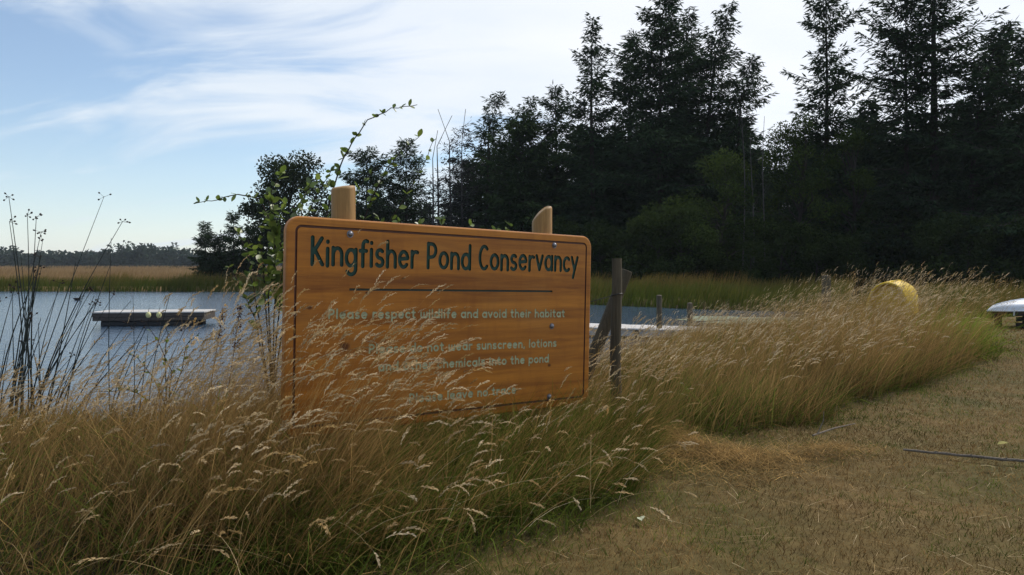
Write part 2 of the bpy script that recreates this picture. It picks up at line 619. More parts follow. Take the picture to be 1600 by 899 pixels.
def heads(tip, az, th, L, K, fat, c):
    """feathery seed heads: K diamond spikelets round a drooping axis"""
    n = len(tip)
    ts = np.linspace(0.02, 1, K)
    thk = th[:, None] + (0.75 * ts ** 1.3)[None] * (0.5 + rs.rand(n, 1))
    ds = (L / K)[:, None]
    hx = np.cumsum(np.sin(thk) * ds, 1); hz = np.cumsum(np.cos(thk) * ds, 1)
    A = np.empty((n, K, 3))
    A[..., 0] = tip[:, 0:1] + hx * np.cos(az)[:, None]
    A[..., 1] = tip[:, 1:2] + hx * np.sin(az)[:, None]
    A[..., 2] = tip[:, 2:3] + hz
    T = np.stack([np.sin(thk) * np.cos(az)[:, None], np.sin(thk) * np.sin(az)[:, None], np.cos(thk)], -1)
    rd = rs.randn(n, K, 3)
    rd -= T * (rd * T).sum(-1, keepdims=True)
    rd /= np.linalg.norm(rd, axis=-1, keepdims=True) + 1e-9
    prof = (np.sin(np.pi * (0.12 + 0.80 * ts)) ** 0.8)[None, :, None]
    ln = fat[:, None, None] * prof * (0.7 + 0.6 * rs.rand(n, K, 1))
    D = T * 0.9 + rd * 0.36
    S = np.cross(D, rs.randn(n, K, 3)); S /= np.linalg.norm(S, axis=-1, keepdims=True) + 1e-9
    p0 = A; p2 = A + D * ln * 2.0
    mid = A + D * ln * 0.9 + rd * ln * 0.12
    wv = S * ln * 0.34
    V = np.stack([p0, mid - wv, p2, mid + wv], 2).reshape(-1, 3)
    b = np.arange(n * K)[:, None] * 4
    Fq = b + np.arange(4)[None]
    cols = np.repeat((c[:, None, :] * (0.75 + 0.5 * rs.rand(n, K, 1))).reshape(-1, 3), 4, 0)
    return V, Fq, cols


class Acc:
    def __init__(s): s.V, s.F, s.C, s.n = [], [], [], 0
    def add(s, V, F, C):
        s.V.append(V); s.F.append(F + s.n); s.C.append(C); s.n += len(V)
    def mesh(s, name): return mesh_np(name, np.concatenate(s.V), np.concatenate(s.F), np.concatenate(s.C))


def scatter(n, x0, x1, y0, y1, inside, near_bias=0.0):
    """points in the polygon, inside the camera's wedge plus a margin"""
    X = rs.uniform(x0, x1, n); Y = rs.uniform(y0, y1, n)
    k = inside(X, Y) & (np.abs(X) < 0.72 * Y + 0.9)
    return X[k], Y[k]


CTRL = np.array([  # x, y, height, green share, head share
    (-4.6, 7.0, .42, .35, .5), (-3.2, 6.0, .50, .3, .7), (-2.6, 4.4, .60, .3, .6), (-2.0, 3.2, .42, .5, .3), (-2.15, 5.2, .86, .2, .9),
    (-1.65, 4.5, 1.22, .12, 1.0), (-1.8, 5.0, 1.2, .15, 1.0), (-1.35, 4.1, 1.08, .12, 1.0), (-1.08, 4.0, 1.05, .12, 1.0), (-1.5, 3.55, .78, .25, .8), (-0.80, 4.15, .82, .2, 1.0), (-0.9, 3.4, .36, .7, .2),
    (-0.60, 4.35, .54, .5, .7), (-0.35, 4.55, .50, .6, .5), (-0.3, 4.05, .40, .8, .25), (0.1, 4.75, .46, .7, .35), (0.1, 4.2, .36, .85, .2), (0.35, 5.1, .46, .6, .5), (0.6, 5.2, .44, .55, .5), (0.72, 5.75, .60, .4, 1.0), (0.9, 6.3, .66, .45, .9),
    (1.4, 7.2, .56, .75, .3), (1.4, 8.6, .62, .7, .4), (2.6, 7.6, .64, .55, .4), (2.4, 9.5, .62, .45, .8), (3.6, 8.8, .78, .25, .9), (4.6, 9.8, .96, .2, 1.0), (4.5, 12, .98, .2, 1),
    (5.4, 11.0, 1.08, .3, 1.0), (6.3, 11.9, 1.06, .9, .6), (6.9, 12.4, 1.02, 1.2, .4), (6.2, 13.2, 1.12, .5, .8), (7.6, 12.9, .92, 1.0, .4), (8.6, 14.8, .78, 1.0, .3), (8.5, 17, .6, .8, .3), (4, 15.5, .42, .3, .8), (2.2, 13.5, .36, .45, .6), (3.4, 11.5, .68, .3, .8), (5, 18, .4, .4, .5),
    (-3.0, 7.8, .50, .4, .6), (-1.2, 6.2, .80, .3, .9), (-1.2, 8.0, .7, .4, .7), (0.2, 7.5, .7, .4, .7), (0.3, 10, .6, .4, .7)])


def field_at(X, Y):
    d2 = (X[:, None] - CTRL[None, :, 0]) ** 2 + (Y[:, None] - CTRL[None, :, 1]) ** 2 + 0.02
    w = d2 ** -2.2
    w /= w.sum(1, keepdims=True)
    return w @ CTRL[:, 2], w @ CTRL[:, 3], w @ CTRL[:, 4]


STRAW = np.array((0.50, 0.325, 0.125)); STRAW2 = np.array((0.27, 0.155, 0.054)); GREEN = np.array((0.085, 0.120, 0.022)); GREEN2 = np.array((0.170, 0.210, 0.036)); LIME = np.array((0.30, 0.42, 0.045))
HEADC = np.array((0.72, 0.58, 0.38)); BROWNC = np.array((0.12, 0.075, 0.034))


def pick(a, b, k):
    return a[None] * (1 - k[:, None]) + b[None] * k[:, None]


intall = lambda X, Y: (poly_sdf(TALL, X, Y) < 0.55 * (vnoise(X, Y, 0.55, 8) - 0.45)) & (poly_sdf(POND, X, Y) > 0.05)
SIGN_O = Vector((-1.244, 4.31, 0.415)); SIGN_E = Vector((0.560, 5.81, 0.355))


def clear_sign(X, Y):
    """keep stems from growing through the board"""
    e = np.array((SIGN_E.x - SIGN_O.x, SIGN_E.y - SIGN_O.y)); L = np.hypot(*e); e /= L
    u = (X - SIGN_O.x) * e[0] + (Y - SIGN_O.y) * e[1]
    v = -(X - SIGN_O.x) * e[1] + (Y - SIGN_O.y) * e[0]
    return u, v, L


def tall_grass(name, n, y0, y1, seg, wmul, K, headn, lab, cat, x0=-7, x1=10):
    acc = Acc()
    X, Y = scatter(n, x0, x1, y0, y1, intall)
    u, v, L = clear_sign(X, Y)
    k = ~((u > -0.05) & (u < L + 0.05) & (v > -0.10) & (v < 0.16))
    X, Y = X[k], Y[k]
    n = len(X)
    H, gr, hd = field_at(X, Y)
    u, v, L = clear_sign(X, Y)
    clump = vnoise(X, Y, 0.35, 21)
    P = np.stack([X, Y, ground_z(X, Y) - 0.02], -1)
    # leaves and stems; a green blade or a straw stem
    isg = rs.rand(n) < gr * (0.40 + 0.75 * vnoise(X, Y, 0.8, 5)) + .6 * (gr > .82)
    h = H * (0.62 + 0.42 * rs.rand(n)) * (0.66 + 0.42 * clump + 0.30 * vnoise(X, Y, 1.1, 22))
    h = np.where(isg, h * 0.86, h)
    az = rs.normal(0.0, 0.75, n) + np.where(rs.rand(n) < 0.10, np.pi, 0)
    th0 = np.abs(rs.normal(0.20, 0.17, n)) + .14 * (X < -.3); th1 = th0 + np.abs(rs.normal(0.62, 0.32, n)) + isg * rs.rand(n) * 0.8
    # stems just in front of the board lean along it, not through it
    wv = np.where(isg, rs.uniform(.003, .0085, n), rs.uniform(.0020, .0032, n) + .0035 * (rs.rand(n) < .22)) * wmul
    rr = rs.rand(n)
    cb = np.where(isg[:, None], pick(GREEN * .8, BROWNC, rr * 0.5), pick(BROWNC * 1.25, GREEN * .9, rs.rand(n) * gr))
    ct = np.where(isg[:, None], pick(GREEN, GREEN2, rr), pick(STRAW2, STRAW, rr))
    lime = np.clip((gr - .72) * 5, 0, 1) * (X > 4) * isg
    ct = ct * (1 - lime[:, None]) + LIME[None] * lime[:, None] * rs.uniform(.7, 1.1, n)[:, None]
    patch = (.62 + .86 * vnoise(X, Y, .45, 61)) * rs.uniform(.55, 1.35, n)
    cb = cb * patch[:, None]; ct = ct * patch[:, None]
    edge = np.exp(-np.maximum(-poly_sdf(TALL, X, Y), 0) / .3)
    flop = rs.rand(n) < (.10 + .35 * edge)
    az = np.where(flop & (rs.rand(n) < .6), rs.normal(-.9, .6, n), az)
    th0 = np.where(flop, th0 + rs.uniform(.2, .9, n), th0); th1 = np.where(flop, th1 + rs.uniform(.2, .7, n), th1)
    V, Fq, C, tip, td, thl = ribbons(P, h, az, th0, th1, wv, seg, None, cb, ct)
    acc.add(V, Fq, C)
    # dry litter and low leaves at the foot
    m2 = n // 2
    j = rs.randint(0, n, m2)
    P2 = P[j] + np.stack([rs.normal(0, .05, m2), rs.normal(0, .05, m2), np.zeros(m2)], -1)
    h2 = np.minimum(H[j] * rs.uniform(.25, .65, m2), 0.5)
    g2 = rs.rand(m2) < gr[j] * .7 + .25
    c2 = np.where(g2[:, None], pick(GREEN * .7, GREEN2, rs.rand(m2)), pick(BROWNC, STRAW2, rs.rand(m2)))
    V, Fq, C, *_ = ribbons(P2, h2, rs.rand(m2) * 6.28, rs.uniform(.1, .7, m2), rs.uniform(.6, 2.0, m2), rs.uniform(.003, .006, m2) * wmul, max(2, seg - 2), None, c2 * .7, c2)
    acc.add(V, Fq, C)
    # flowering stems with seed heads
    m3 = headn
    pr = hd * np.clip(H, .3, 1.2); pr = pr / pr.sum()
    j = rs.choice(n, m3, p=pr)
    P3 = P[j] + np.stack([rs.normal(0, .03, m3), rs.normal(0, .03, m3), np.zeros(m3)], -1)
    h3 = H[j] * rs.uniform(.82, 1.22, m3) * (0.85 + 0.3 * clump[j]) + .05
    az3 = rs.normal(0.0, 0.55, m3)
    a0 = np.abs(rs.normal(.15, .12, m3)) + .10 * (X[j] < -.3); a1 = a0 + np.abs(rs.normal(.55, .25, m3))
    cst = pick(STRAW2, STRAW, rs.rand(m3))
    V, Fq, C, tip, td, thl = ribbons(P3, h3, az3, a0, a1, np.full(m3, .0019) * wmul, seg, None, cst * .8, cst)
    acc.add(V, Fq, C)
    L3 = rs.uniform(.07, .15, m3)
    hc = pick(HEADC, STRAW * .9, rs.rand(m3)) * rs.uniform(.6, 1.05, m3)[:, None]
    acc.add(*heads(tip, az3, thl, L3, K, rs.uniform(.0060, .0090, m3) * (1 + .35 * (wmul - 1)), hc))
    o = link(name, acc.mesh(name), M["grass"])
    tag(o, lab, cat, kind="stuff")
    return o


tall_grass("tall_grass", 72000, 2.6, 9.3, 5, 1.38, 30, 4600, "tall golden dry grass with feathery seed heads around the sign", "grass")
tall_grass("golden_grass", 2300, 3.62, 4.65, 5, 1.38, 30, 300, "dense golden grass clump leaning across the sign's lower left corner", "grass", -1.95, -.82)
tall_grass("meadow_grass", 74000, 6.0, 20, 3, 1.8, 12, 5200, "tall dry grass with green bases beside the mown lawn", "grass")

# ---- green flopped grass at the sign's foot
acc = Acc()
n = 20000
e_ = np.array((SIGN_E.x - SIGN_O.x, SIGN_E.y - SIGN_O.y)); e_ /= np.hypot(*e_)
u_ = rs.uniform(-.5, 2.75, n); v_ = np.where(rs.rand(n) < .75, rs.uniform(-.95, -.07, n), rs.uniform(.18, .7, n))
X = SIGN_O.x + e_[0] * u_ - e_[1] * v_; Y = SIGN_O.y + e_[1] * u_ + e_[0] * v_
k = (poly_sdf(TALL, X, Y) < .05); X, Y, u_, v_ = X[k], Y[k], u_[k], v_[k]; n = len(X)
P = np.stack([X, Y, ground_z(X, Y) - .02], -1)
k = rs.rand(n)
isg = rs.rand(n) < .68
c = np.where(isg[:, None], pick(GREEN * .75, GREEN2 * .85, k), pick(STRAW2, STRAW, k)) * ((.45 + .9 * vnoise(X, Y, .3, 62)) * rs.uniform(.6, 1.3, n))[:, None]
h = rs.uniform(.34, .74, n) * np.where(v_ < -.5, .72, 1.0)
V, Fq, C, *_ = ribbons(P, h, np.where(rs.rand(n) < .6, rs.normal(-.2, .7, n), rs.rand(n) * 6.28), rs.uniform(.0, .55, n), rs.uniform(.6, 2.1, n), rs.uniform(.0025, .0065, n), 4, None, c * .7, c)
acc.add(V, Fq, C)
# long broken stalks lying across the clump's front
n = 150
X = rs.uniform(-2.2, .8, n); Y = rs.uniform(2.9, 5.2, n)
k = np.abs(poly_sdf(TALL, X, Y)) < .75; k &= poly_sdf(TALL, X, Y) < .1; X, Y = X[k], Y[k]; n = len(X)
P = np.stack([X, Y, ground_z(X, Y) + .02], -1); c = pick(STRAW, HEADC, rs.rand(n)) * rs.uniform(.7, 1.1, n)[:, None]
az_ = rs.normal(-.6, 1.0, n)
V, Fq, C, tip, td, thl = ribbons(P, rs.uniform(.45, .95, n), az_, rs.uniform(.2, 1.0, n), rs.uniform(1.0, 1.9, n), rs.uniform(.0028, .0045, n), 6, None, c, c)
acc.add(V, Fq, C)
acc.add(*heads(tip, az_, thl, rs.uniform(.07, .14, n), 34, rs.uniform(.007, .010, n), c))
tag(link("sign_foot_grass", acc.mesh("sign_foot_grass"), M["grass"]), "dark green flopped grass under the lower edge of the sign", "grass", kind="stuff")

# ---- mown lawn
acc = Acc()
def lawn_pts(n, y0, y1):
    X = rs.uniform(-3, 13, n); Y = y0 + (y1 - y0) * rs.rand(n) ** 1.25
    k = (poly_sdf(TALL, X, Y) > -0.35) & (np.abs(X) < .70 * Y + .4) & (poly_sdf(POND, X, Y) > 0.6)
    return X[k], Y[k]
for (n, y0, y1, hh, ww) in ((260000, 2.6, 7.5, .038, .0033), (165000, 5.0, 15, .040, .0052), (60000, 12, 30, .06, .014)):
    X, Y = lawn_pts(n, y0, y1)
    kk = rs.rand(len(X)) < np.clip((y1 + .3 - Y) / 2.4, 0, 1) * np.clip((Y - y0) / 2.0 + (y0 < 3), 0, 1)
    X, Y = X[kk], Y[kk]
    n = len(X)
    edge = np.exp(-np.maximum(poly_sdf(TALL, X, Y), 0) / 0.28)
    pt = vnoise(X, Y, 0.55, 31) * .6 + vnoise(X, Y, 0.17, 32) * .4
    P = np.stack([X, Y, ground_z(X, Y) - .004], -1)
    gk = np.clip((pt - .44) * 4.0, 0, 1) * .66 + edge * .5
    isg = rs.rand(n) < gk
    c = np.where(isg[:, None], pick(GREEN * .9, GREEN2 * .8, rs.rand(n)), pick(BROWNC * np.array((1.10, 1.0, .9)), STRAW * np.array((.74, .74, .76)), rs.rand(n) ** 1.2))
    c = c * ((0.34 + .62 * vnoise(X, Y, 0.22, 33) + .62 * vnoise(X, Y, 0.8, 34)) * rs.uniform(.6, 1.3, n))[:, None]
    h = hh * rs.uniform(.5, 1.5, n) * (1 + 2.2 * edge * isg)
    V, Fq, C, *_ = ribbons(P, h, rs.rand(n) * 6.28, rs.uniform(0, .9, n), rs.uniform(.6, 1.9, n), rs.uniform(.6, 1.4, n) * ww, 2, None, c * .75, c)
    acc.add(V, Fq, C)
# loose clippings lying on the turf
n = 5200
X = rs.uniform(-1, 8, n); Y = rs.uniform(3, 11, n)
k = (poly_sdf(TALL, X, Y) > -.1) & (np.abs(X) < .7 * Y); X, Y = X[k], Y[k]; n = len(X)
c = pick(STRAW * .9, HEADC * .9, rs.rand(n))
P = np.stack([X, Y, ground_z(X, Y) + rs.uniform(.012, .04, n)], -1)
V, Fq, C, *_ = ribbons(P, rs.uniform(.04, .22, n), rs.rand(n) * 6.28, rs.uniform(1.35, 1.6, n), rs.uniform(1.5, 1.75, n), rs.uniform(.0015, .003, n), 3, None, c, c)
acc.add(V, Fq, C)
tag(link("lawn_grass", acc.mesh("lawn_grass"), M["grass"]), "short dry mown grass of the lawn, straw brown with green patches", "grass", kind="stuff")

# ---- heap of raked dry grass on the lawn
acc = Acc()
for (cx, cy, sx, sy, hh, n) in ((1.15, 5.80, .34, .20, .13, 2000), (1.62, 5.55, .34, .20, .06, 1100), (2.25, 5.70, .30, .16, .05, 600), (0.85, 5.40, .3, .25, .09, 900), (1.45, 5.15, .5, .3, .03, 500)):
    X = rs.normal(cx, sx * .6, n); Y = rs.normal(cy, sy * .6, n)
    q = np.exp(-(((X - cx) / sx) ** 2 + ((Y - cy) / sy) ** 2))
    P = np.stack([X, Y, ground_z(X, Y) + hh * (q * (.4 + 1.2 * vnoise(X, Y, .12, 72))) * rs.rand(n) ** .5 + .01], -1)
    c = pick(BROWNC * 1.2, STRAW * 1.2, rs.rand(n) ** 1.2) * (.5 + vnoise(X, Y, .09, 71))[:, None]
    V, Fq, C, *_ = ribbons(P, rs.uniform(.08, .26, n), rs.rand(n) * 6.28, rs.uniform(.7, 1.6, n), rs.uniform(1.3, 2.2, n), rs.uniform(.0022, .0045, n), 4, None, c, c)
    acc.add(V, Fq, C)
tag(link("cut_grass_heap", acc.mesh("cut_grass_heap"), M["grass"]), "low heap of raked dry cut grass lying on the lawn edge", "cut grass", kind="stuff")

# ---- reeds along the far shores
acc = Acc()
def shore_reeds(i0, i1, n, depth, h0, wid, browntop):
    seg = POND[i0:i1 + 1]
    ln = np.hypot(*(seg[1:] - seg[:-1]).T); cum = np.concatenate([[0], np.cumsum(ln)])
    s = rs.rand(n) * cum[-1]; k = np.searchsorted(cum, s, side="right") - 1; k = np.clip(k, 0, len(ln) - 1)
    tt = (s - cum[k]) / ln[k]
    p = seg[k] + (seg[k + 1] - seg[k]) * tt[:, None]
    e = (seg[k + 1] - seg[k]) / ln[k][:, None]
    off = -0.4 + depth * rs.rand(n) ** 1.3
    p = p + np.stack([e[:, 1], -e[:, 0]], -1) * off[:, None]
    X, Y = p[:, 0], p[:, 1]
    P = np.stack([X, Y, np.maximum(ground_z(X, Y), WATER_Z - .1)], -1)
    pt = vnoise(X, Y, 3.0, 41)
    h = h0 * rs.uniform(.6, 1.1, n) * (.42 + .62 * pt + .5 * vnoise(X, Y, 1.3, 42))
    g = pick(GREEN * .55, GREEN2 * .7, rs.rand(n))
    tp = pick(GREEN * .8, STRAW2 * 1.0, np.clip(rs.rand(n) * browntop * 2 * pt + off / depth * .5, 0, 1))
    V, Fq, C, *_ = ribbons(P, h, rs.normal(0, .8, n), rs.uniform(0, .2, n), rs.uniform(.2, .8, n), rs.uniform(.6, 1.4, n) * wid, 2, None, g, tp)
    acc.add(V, Fq, C)
shore_reeds(17, 20, 20000, 5.0, 1.0, .05, .35)
shore_reeds(13, 17, 20000, 10.0, 1.05, .035, .5)
shore_reeds(10, 13, 9000, 6.0, .95, .03, .5)
tag(link("shore_reeds", acc.mesh("shore_reeds"), M["grass"]), "dark green reeds lining the far shore of the pond", "reeds", kind="stuff")

# ------------------------------------------------------------------ trees
def quads_from(A, D, S, ln, wd):
    """diamond leaf clumps: anchor, direction, side"""
    V = np.stack([A, A + D * (ln * .45)[:, None] - S * wd[:, None], A + D * ln[:, None], A + D * (ln * .45)[:, None] + S * wd[:, None]], 1).reshape(-1, 3)
    return V, np.arange(len(A) * 4).reshape(-1, 4)


def unit(v):
    return v / (np.linalg.norm(v, axis=-1, keepdims=True) + 1e-9)


def conifer(seed, H, R0, base=.08, nb=150, prof=None, lean=(0, 0), topbend=0.0, clump=.34, fill=1.0, droop=.25, c1=(0.020, 0.036, 0.018), c2=(0.045, 0.070, 0.032), trad=None, asym=0.0):
    r = np.random.RandomState(seed)
    if prof is None:
        prof = lambda t: (1 - t) ** .8 * (.75 + .25 * np.sin(t * 23 + seed))
    def spine(t):
        return np.array([lean[0] * t ** 2 + topbend * max(0, t - .82) * 5.0 + .02 * H * math.sin(t * 5 + seed) * .25, lean[1] * t ** 2, H * t])
    tr = trad or (.011 * H + .06)
    mb = MB()
    ts = np.linspace(0, 1, 12)
    mb.tube([spine(t) for t in ts], [max(.025, tr * (1 - t) ** .9) for t in ts], 7)
    A, D, S, LN, WD = [], [], [], [], []
    nb = int(nb * 1.3)
    clump = clump * 1.15
    for i in range(nb):
        t = base + (1 - base) * ((i + r.rand()) / nb) ** .92
        wh = int(t * H / 1.1)
        a = i * 2.399 + r.rand() * 1.2
        t = min(.995, (wh + .5 + r.normal(0, .30)) * 1.1 / H) if t < .93 else t
        if (wh * 7919 + int(a * 1.3) * 104729 + seed * 31) % 7 == 0: continue
        pl = prof(t) * (.62 + .55 * (((wh * 2654435 + int(a % 6.283 / 1.05) * 40503 + seed * 97) % 101) / 100))
        if pl <= 0.01: continue
        L = R0 * 1.28 * pl * (r.uniform(.72, 1.12) if r.rand() < .8 else r.uniform(.4, 1.5)) * (1 + asym * math.cos(a))
        L = max(L, .35)
        o = spine(t)
        up0 = .10 + .75 * t ** 3 - droop * (1 - t) + r.normal(0, .10)
        n = max(3, int(L / (clump * .42)))
        s = np.linspace(.12, 1, n)
        hd = np.array([math.cos(a), math.sin(a), 0])
        zc = up0 * s * L - droop * .55 * L * s ** 2 * (1 - t) + .16 * L * s ** 3
        C = o[None] + hd[None] * (s * L)[:, None]
        C[:, 2] += zc
        mb_pts = [o, C[n // 2], C[-1]]
        mb.tube(mb_pts, [max(.012, .012 * L), .009 * L + .006, .006], 3, False)
        side = np.array([-hd[1], hd[0], 0])
        k = int(max(2, 5.4 * fill))
        sw = np.sin(np.pi * (.15 + .75 * s)) * .32 * L + .10
        for _ in range(k):
            off = r.uniform(-1, 1, n)
            aa = C + side[None] * (off * sw)[:, None] * .8 + r.normal(0, .06, (n, 3)) + np.array([0, 0, -.10])[None] * np.abs(off)[:, None] * L * .3
            dd = unit(hd[None] * .7 + side[None] * off[:, None] * .9 + r.normal(0, .35, (n, 3)) + np.array([0, 0, -.18])[None])
            ss = unit(np.cross(dd, np.array([0, 0, 1.0])[None] + r.normal(0, .55, (n, 3))))
            keep = r.rand(n) < .93
            A.append(aa[keep]); D.append(dd[keep]); S.append(ss[keep])
            LN.append((clump * r.uniform(.8, 1.7, n))[keep]); WD.append((clump * r.uniform(.10, .22, n))[keep])
    A, D, S, LN, WD = map(np.concatenate, (A, D, S, LN, WD))
    V, Fq = quads_from(A, D, S, LN, WD)
    cz = r.rand(len(A))
    C = np.repeat(pick(np.array(c1), np.array(c2), cz), 4, 0)
    return mb, mesh_np("crown", V, Fq, C)


def broadleaf(seed, H, R0, nbl=26, leaf=.17, nl=5200, base=.18, c1=(0.022, 0.034, 0.012), c2=(0.06, 0.085, 0.024), bare=False):
    r = np.random.RandomState(seed)
    mb = MB()
    ts = np.linspace(0, 1, 7)
    sp = lambda t: np.array([.05 * H * math.sin(t * 3 + seed), .04 * H * math.cos(t * 2.4 + seed) - .04 * H, H * .82 * t])
    mb.tube([sp(t) for t in ts], [max(.02, (.016 * H + .03) * (1 - t) ** .8) for t in ts], 7)
    A, D, S = [], [], []
    cents = []
    for i in range(nbl):
        t = base + (1 - base) * r.rand() ** .85
        a = i * 2.399 + r.rand()
        rad = R0 * math.sin(math.pi * min(.96, .20 + .72 * t)) ** .8 * r.uniform(.35, 1.0)
        c = np.array([math.cos(a) * rad, math.sin(a) * rad, H * (.06 + .90 * t)])
        br = R0 * r.uniform(.20, .42)
        o = sp(min(.95, max(.1, t * .85)))
        mid = (o + c) / 2 + r.normal(0, .08 * R0, 3)
        mb.tube([o, mid, c], [.014 * H * .5, .007 * H * .5, .01], 4, False)
        n = int(nl / nbl * (br / (.31 * R0)) ** 2)
        v = unit(r.normal(0, 1, (n, 3))) * (br * r.rand(n, 1) ** .45)
        v[:, 2] *= .75
        A.append(c + v); D.append(unit(unit(v) * .5 + r.normal(0, .6, (n, 3)))); cents.append(n)
    A = np.concatenate(A); D = np.concatenate(D)
    S = unit(np.cross(D, r.normal(0, 1, D.shape)))
    n = len(A)
    V, Fq = quads_from(A, D, S, leaf * r.uniform(.7, 1.4, n), leaf * r.uniform(.25, .42, n))
    tone = np.repeat(r.rand(len(cents)), cents) * .6 + .4 * r.rand(n)
    C = np.repeat(pick(np.array(c1), np.array(c2), tone), 4, 0)
    return mb, mesh_np("crown", V, Fq, C)


def place_tree(name, gen, x, d, label, cat, group=None, mat="needles", bark="bark", rz=0.0):
    mb, crown = gen
    X = (x - 800) / FPX * d
    root = empty(name, (X, d, gz(X, d) - .05), rz)
    mb.build("trunk", M[bark], root, True)
    link("crown", crown, M[mat], root)
    tag(root, label, cat, group)
    return root


def copy_tree(src, loc, rz, sc):
    c = src.copy(); COL.objects.link(c)
    c.location = loc; c.rotation_euler = (0, 0, rz); c.scale = (sc, sc, sc)
    for ch in src.children:
        k = ch.copy(); COL.objects.link(k); k.parent = c
    return c


def hgt(top, d):     # height of a tree whose top is seen at photograph row `top`
    return (HOR - top) / FPX * d + EYE + .25


G1 = "tall conifers at the forest edge"
full = lambda t: (1 - t) ** .62
wide = lambda t: (1 - t) ** .55 * (.72 + .28 * math.sin(t * 31) * math.sin(t * 13 + 1))
# the dark wood on the right
place_tree("fir_tree", conifer(1, hgt(35, 66), 4.4, .05, 190, lambda t: (1 - t) ** .75 * (.8 + .2 * math.sin(t * 40))), 925, 66, "narrow pointed fir directly left of the tallest broad fir", "fir tree", G1)
place_tree("fir_tree", conifer(2, hgt(-12, 64), 6.6, .06, 260, wide, fill=1.2, topbend=.5), 1032, 64, "broad dark fir reaching the top of the picture above the sign's right end", "fir tree", G1)
place_tree("fir_tree", conifer(3, hgt(14, 67), 5.6, .06, 220, wide, lean=(1.2, 0), topbend=.9), 1098, 67, "fir with a tip leaning right, just behind the broad dark fir", "fir tree", G1)
place_tree("fir_tree", conifer(4, hgt(95, 65), 4.4, .06, 170, lambda t: (1 - t) ** .5 * (.7 + .3 * math.sin(t * 25)), lean=(.6, 0), topbend=.8), 1146, 65, "shorter fir at the right shoulder of the broad dark fir", "fir tree", G1)


place_tree("fir_tree", conifer(16, hgt(58, 69), 4.6, .05, 200, wide, topbend=.3), 982, 69, "dark fir filling the gap between the narrow pointed fir and the broad one", "fir tree", G1)
place_tree("fir_tree", conifer(17, hgt(26, 70), 4.8, .05, 200, wide, topbend=.6), 1066, 70, "dark fir whose top shows just right of the broad fir's tip", "fir tree", G1)
place_tree("fir_tree", conifer(18, hgt(140, 72), 4.0, .05, 190, wide), 868, 72, "dark fir between the rounded cedar and the narrow pointed fir", "fir tree", G1)
place_tree("fir_tree", conifer(19, hgt(70, 60), 4.4, .05, 190, wide), 1556, 60, "dark fir between the upswept fir and the picture's right edge", "fir tree", G1)


def flag(t):
    if t > .86: return .36 * (1 - t) ** .5 * 2.2
    if t > .74: return .12 + .10 * math.sin(t * 60)
    return .26 + .70 * (.74 - t) ** .7
place_tree("fir_tree", conifer(5, hgt(-8, 60), 5.2, .10, 190, flag, droop=.3), 1287, 60, "solitary fir with tufted top and bare thin neck standing against white sky", "fir tree", G1)
place_tree("fir_tree", conifer(6, hgt(12, 58), 4.6, .05, 190, lambda t: .32 + .55 * (1 - t) ** .8 * (.7 + .3 * math.sin(t * 37)) if t < .985 else .15, asym=-.35), 1412, 58, "ragged fir close left of the tree with the thick bare trunk", "fir tree", G1)
place_tree("fir_tree", conifer(7, hgt(-120, 57), 5.6, .05, 230, lambda t: .22 + .62 * (1 - t) ** .7 * (.65 + .35 * math.sin(t * 29 + 2)), trad=.42), 1456, 57, "giant fir with thick straight trunk running out of the top edge", "fir tree", G1)
place_tree("fir_tree", conifer(8, hgt(42, 56), 4.8, .05, 200, lambda t: (1 - t) ** .5 * (.7 + .3 * math.sin(t * 33)), lean=(1.4, 0), topbend=1.1, asym=.3), 1512, 56, "fir with upswept branches pointing right, beside the giant trunk", "fir tree", G1)
place_tree("fir_tree", conifer(9, hgt(62, 52), 5.0, .05, 200, lambda t: (1 - t) ** .35 * (.6 + .4 * math.sin(t * 27)), fill=1.2), 1606, 52, "dark fir cut off by the right edge of the picture", "fir tree", G1)
place_tree("fir_tree", conifer(10, hgt(150, 78), 4.2, .05, 170, lambda t: (1 - t) ** .7, topbend=1.3), 762, 78, "fir with wind-bent tip right of the bare thin trunks", "fir tree", G1)
place_tree("fir_tree", conifer(12, hgt(158, 76), 4.4, .05, 150, lambda t: (1 - t) ** .6 * (.7 + .3 * math.sin(t * 30)), topbend=1.3), 812, 76, "fir with crooked tip rising behind the sign's right post", "fir tree", G1)
place_tree("cedar_tree", conifer(13, hgt(196, 70), 4.0, .02, 190, lambda t: (1 - t) ** .42, fill=1.7, c1=(.022, .040, .016), c2=(.046, .070, .026)), 818, 70, "dense rounded green cedar above the sign's right post", "cedar tree", G1)
place_tree("fir_tree", conifer(14, hgt(222, 80), 4.0, .03, 150, lambda t: (1 - t) ** .6, fill=1.1), 636, 80, "bushy dark conifer left of the bare thin trunks", "fir tree", G1)
place_tree("fir_tree", conifer(15, hgt(240, 80), 3.4, .03, 130, lambda t: (1 - t) ** .42, fill=1.2), 574, 80, "rounded dark conifer directly behind the sign's left post", "fir tree", G1)
G2 = "thin half-dead conifers"
for i, (x, top, dens, bend, lab) in enumerate(((676, 205, 26, .6, "thin dying conifer, leftmost of the bare thin trunks"), (684, 182, 20, 1.6, "thin dead conifer with its bare top hooked to the right"),
                                              (704, 172, 44, -1.2, "thin half-dead conifer with bare top bent left"), (723, 172, 70, .3, "thin sparse conifer with short ragged branches, rightmost of the bare trunks"))):
    place_tree("sparse_conifer", conifer(30 + i, hgt(top, 74), 1.9, .22, dens + 46, lambda t, k=dens: (.75 * (1 - t) ** .4 + .12) if t < .55 + k / 200 else .0, bend and (0, 0), bend, .26, .55, .1,
               (.03, .031, .03), (.055, .057, .05), .16), x, 74, lab, "conifer", G2, bark="greybark")
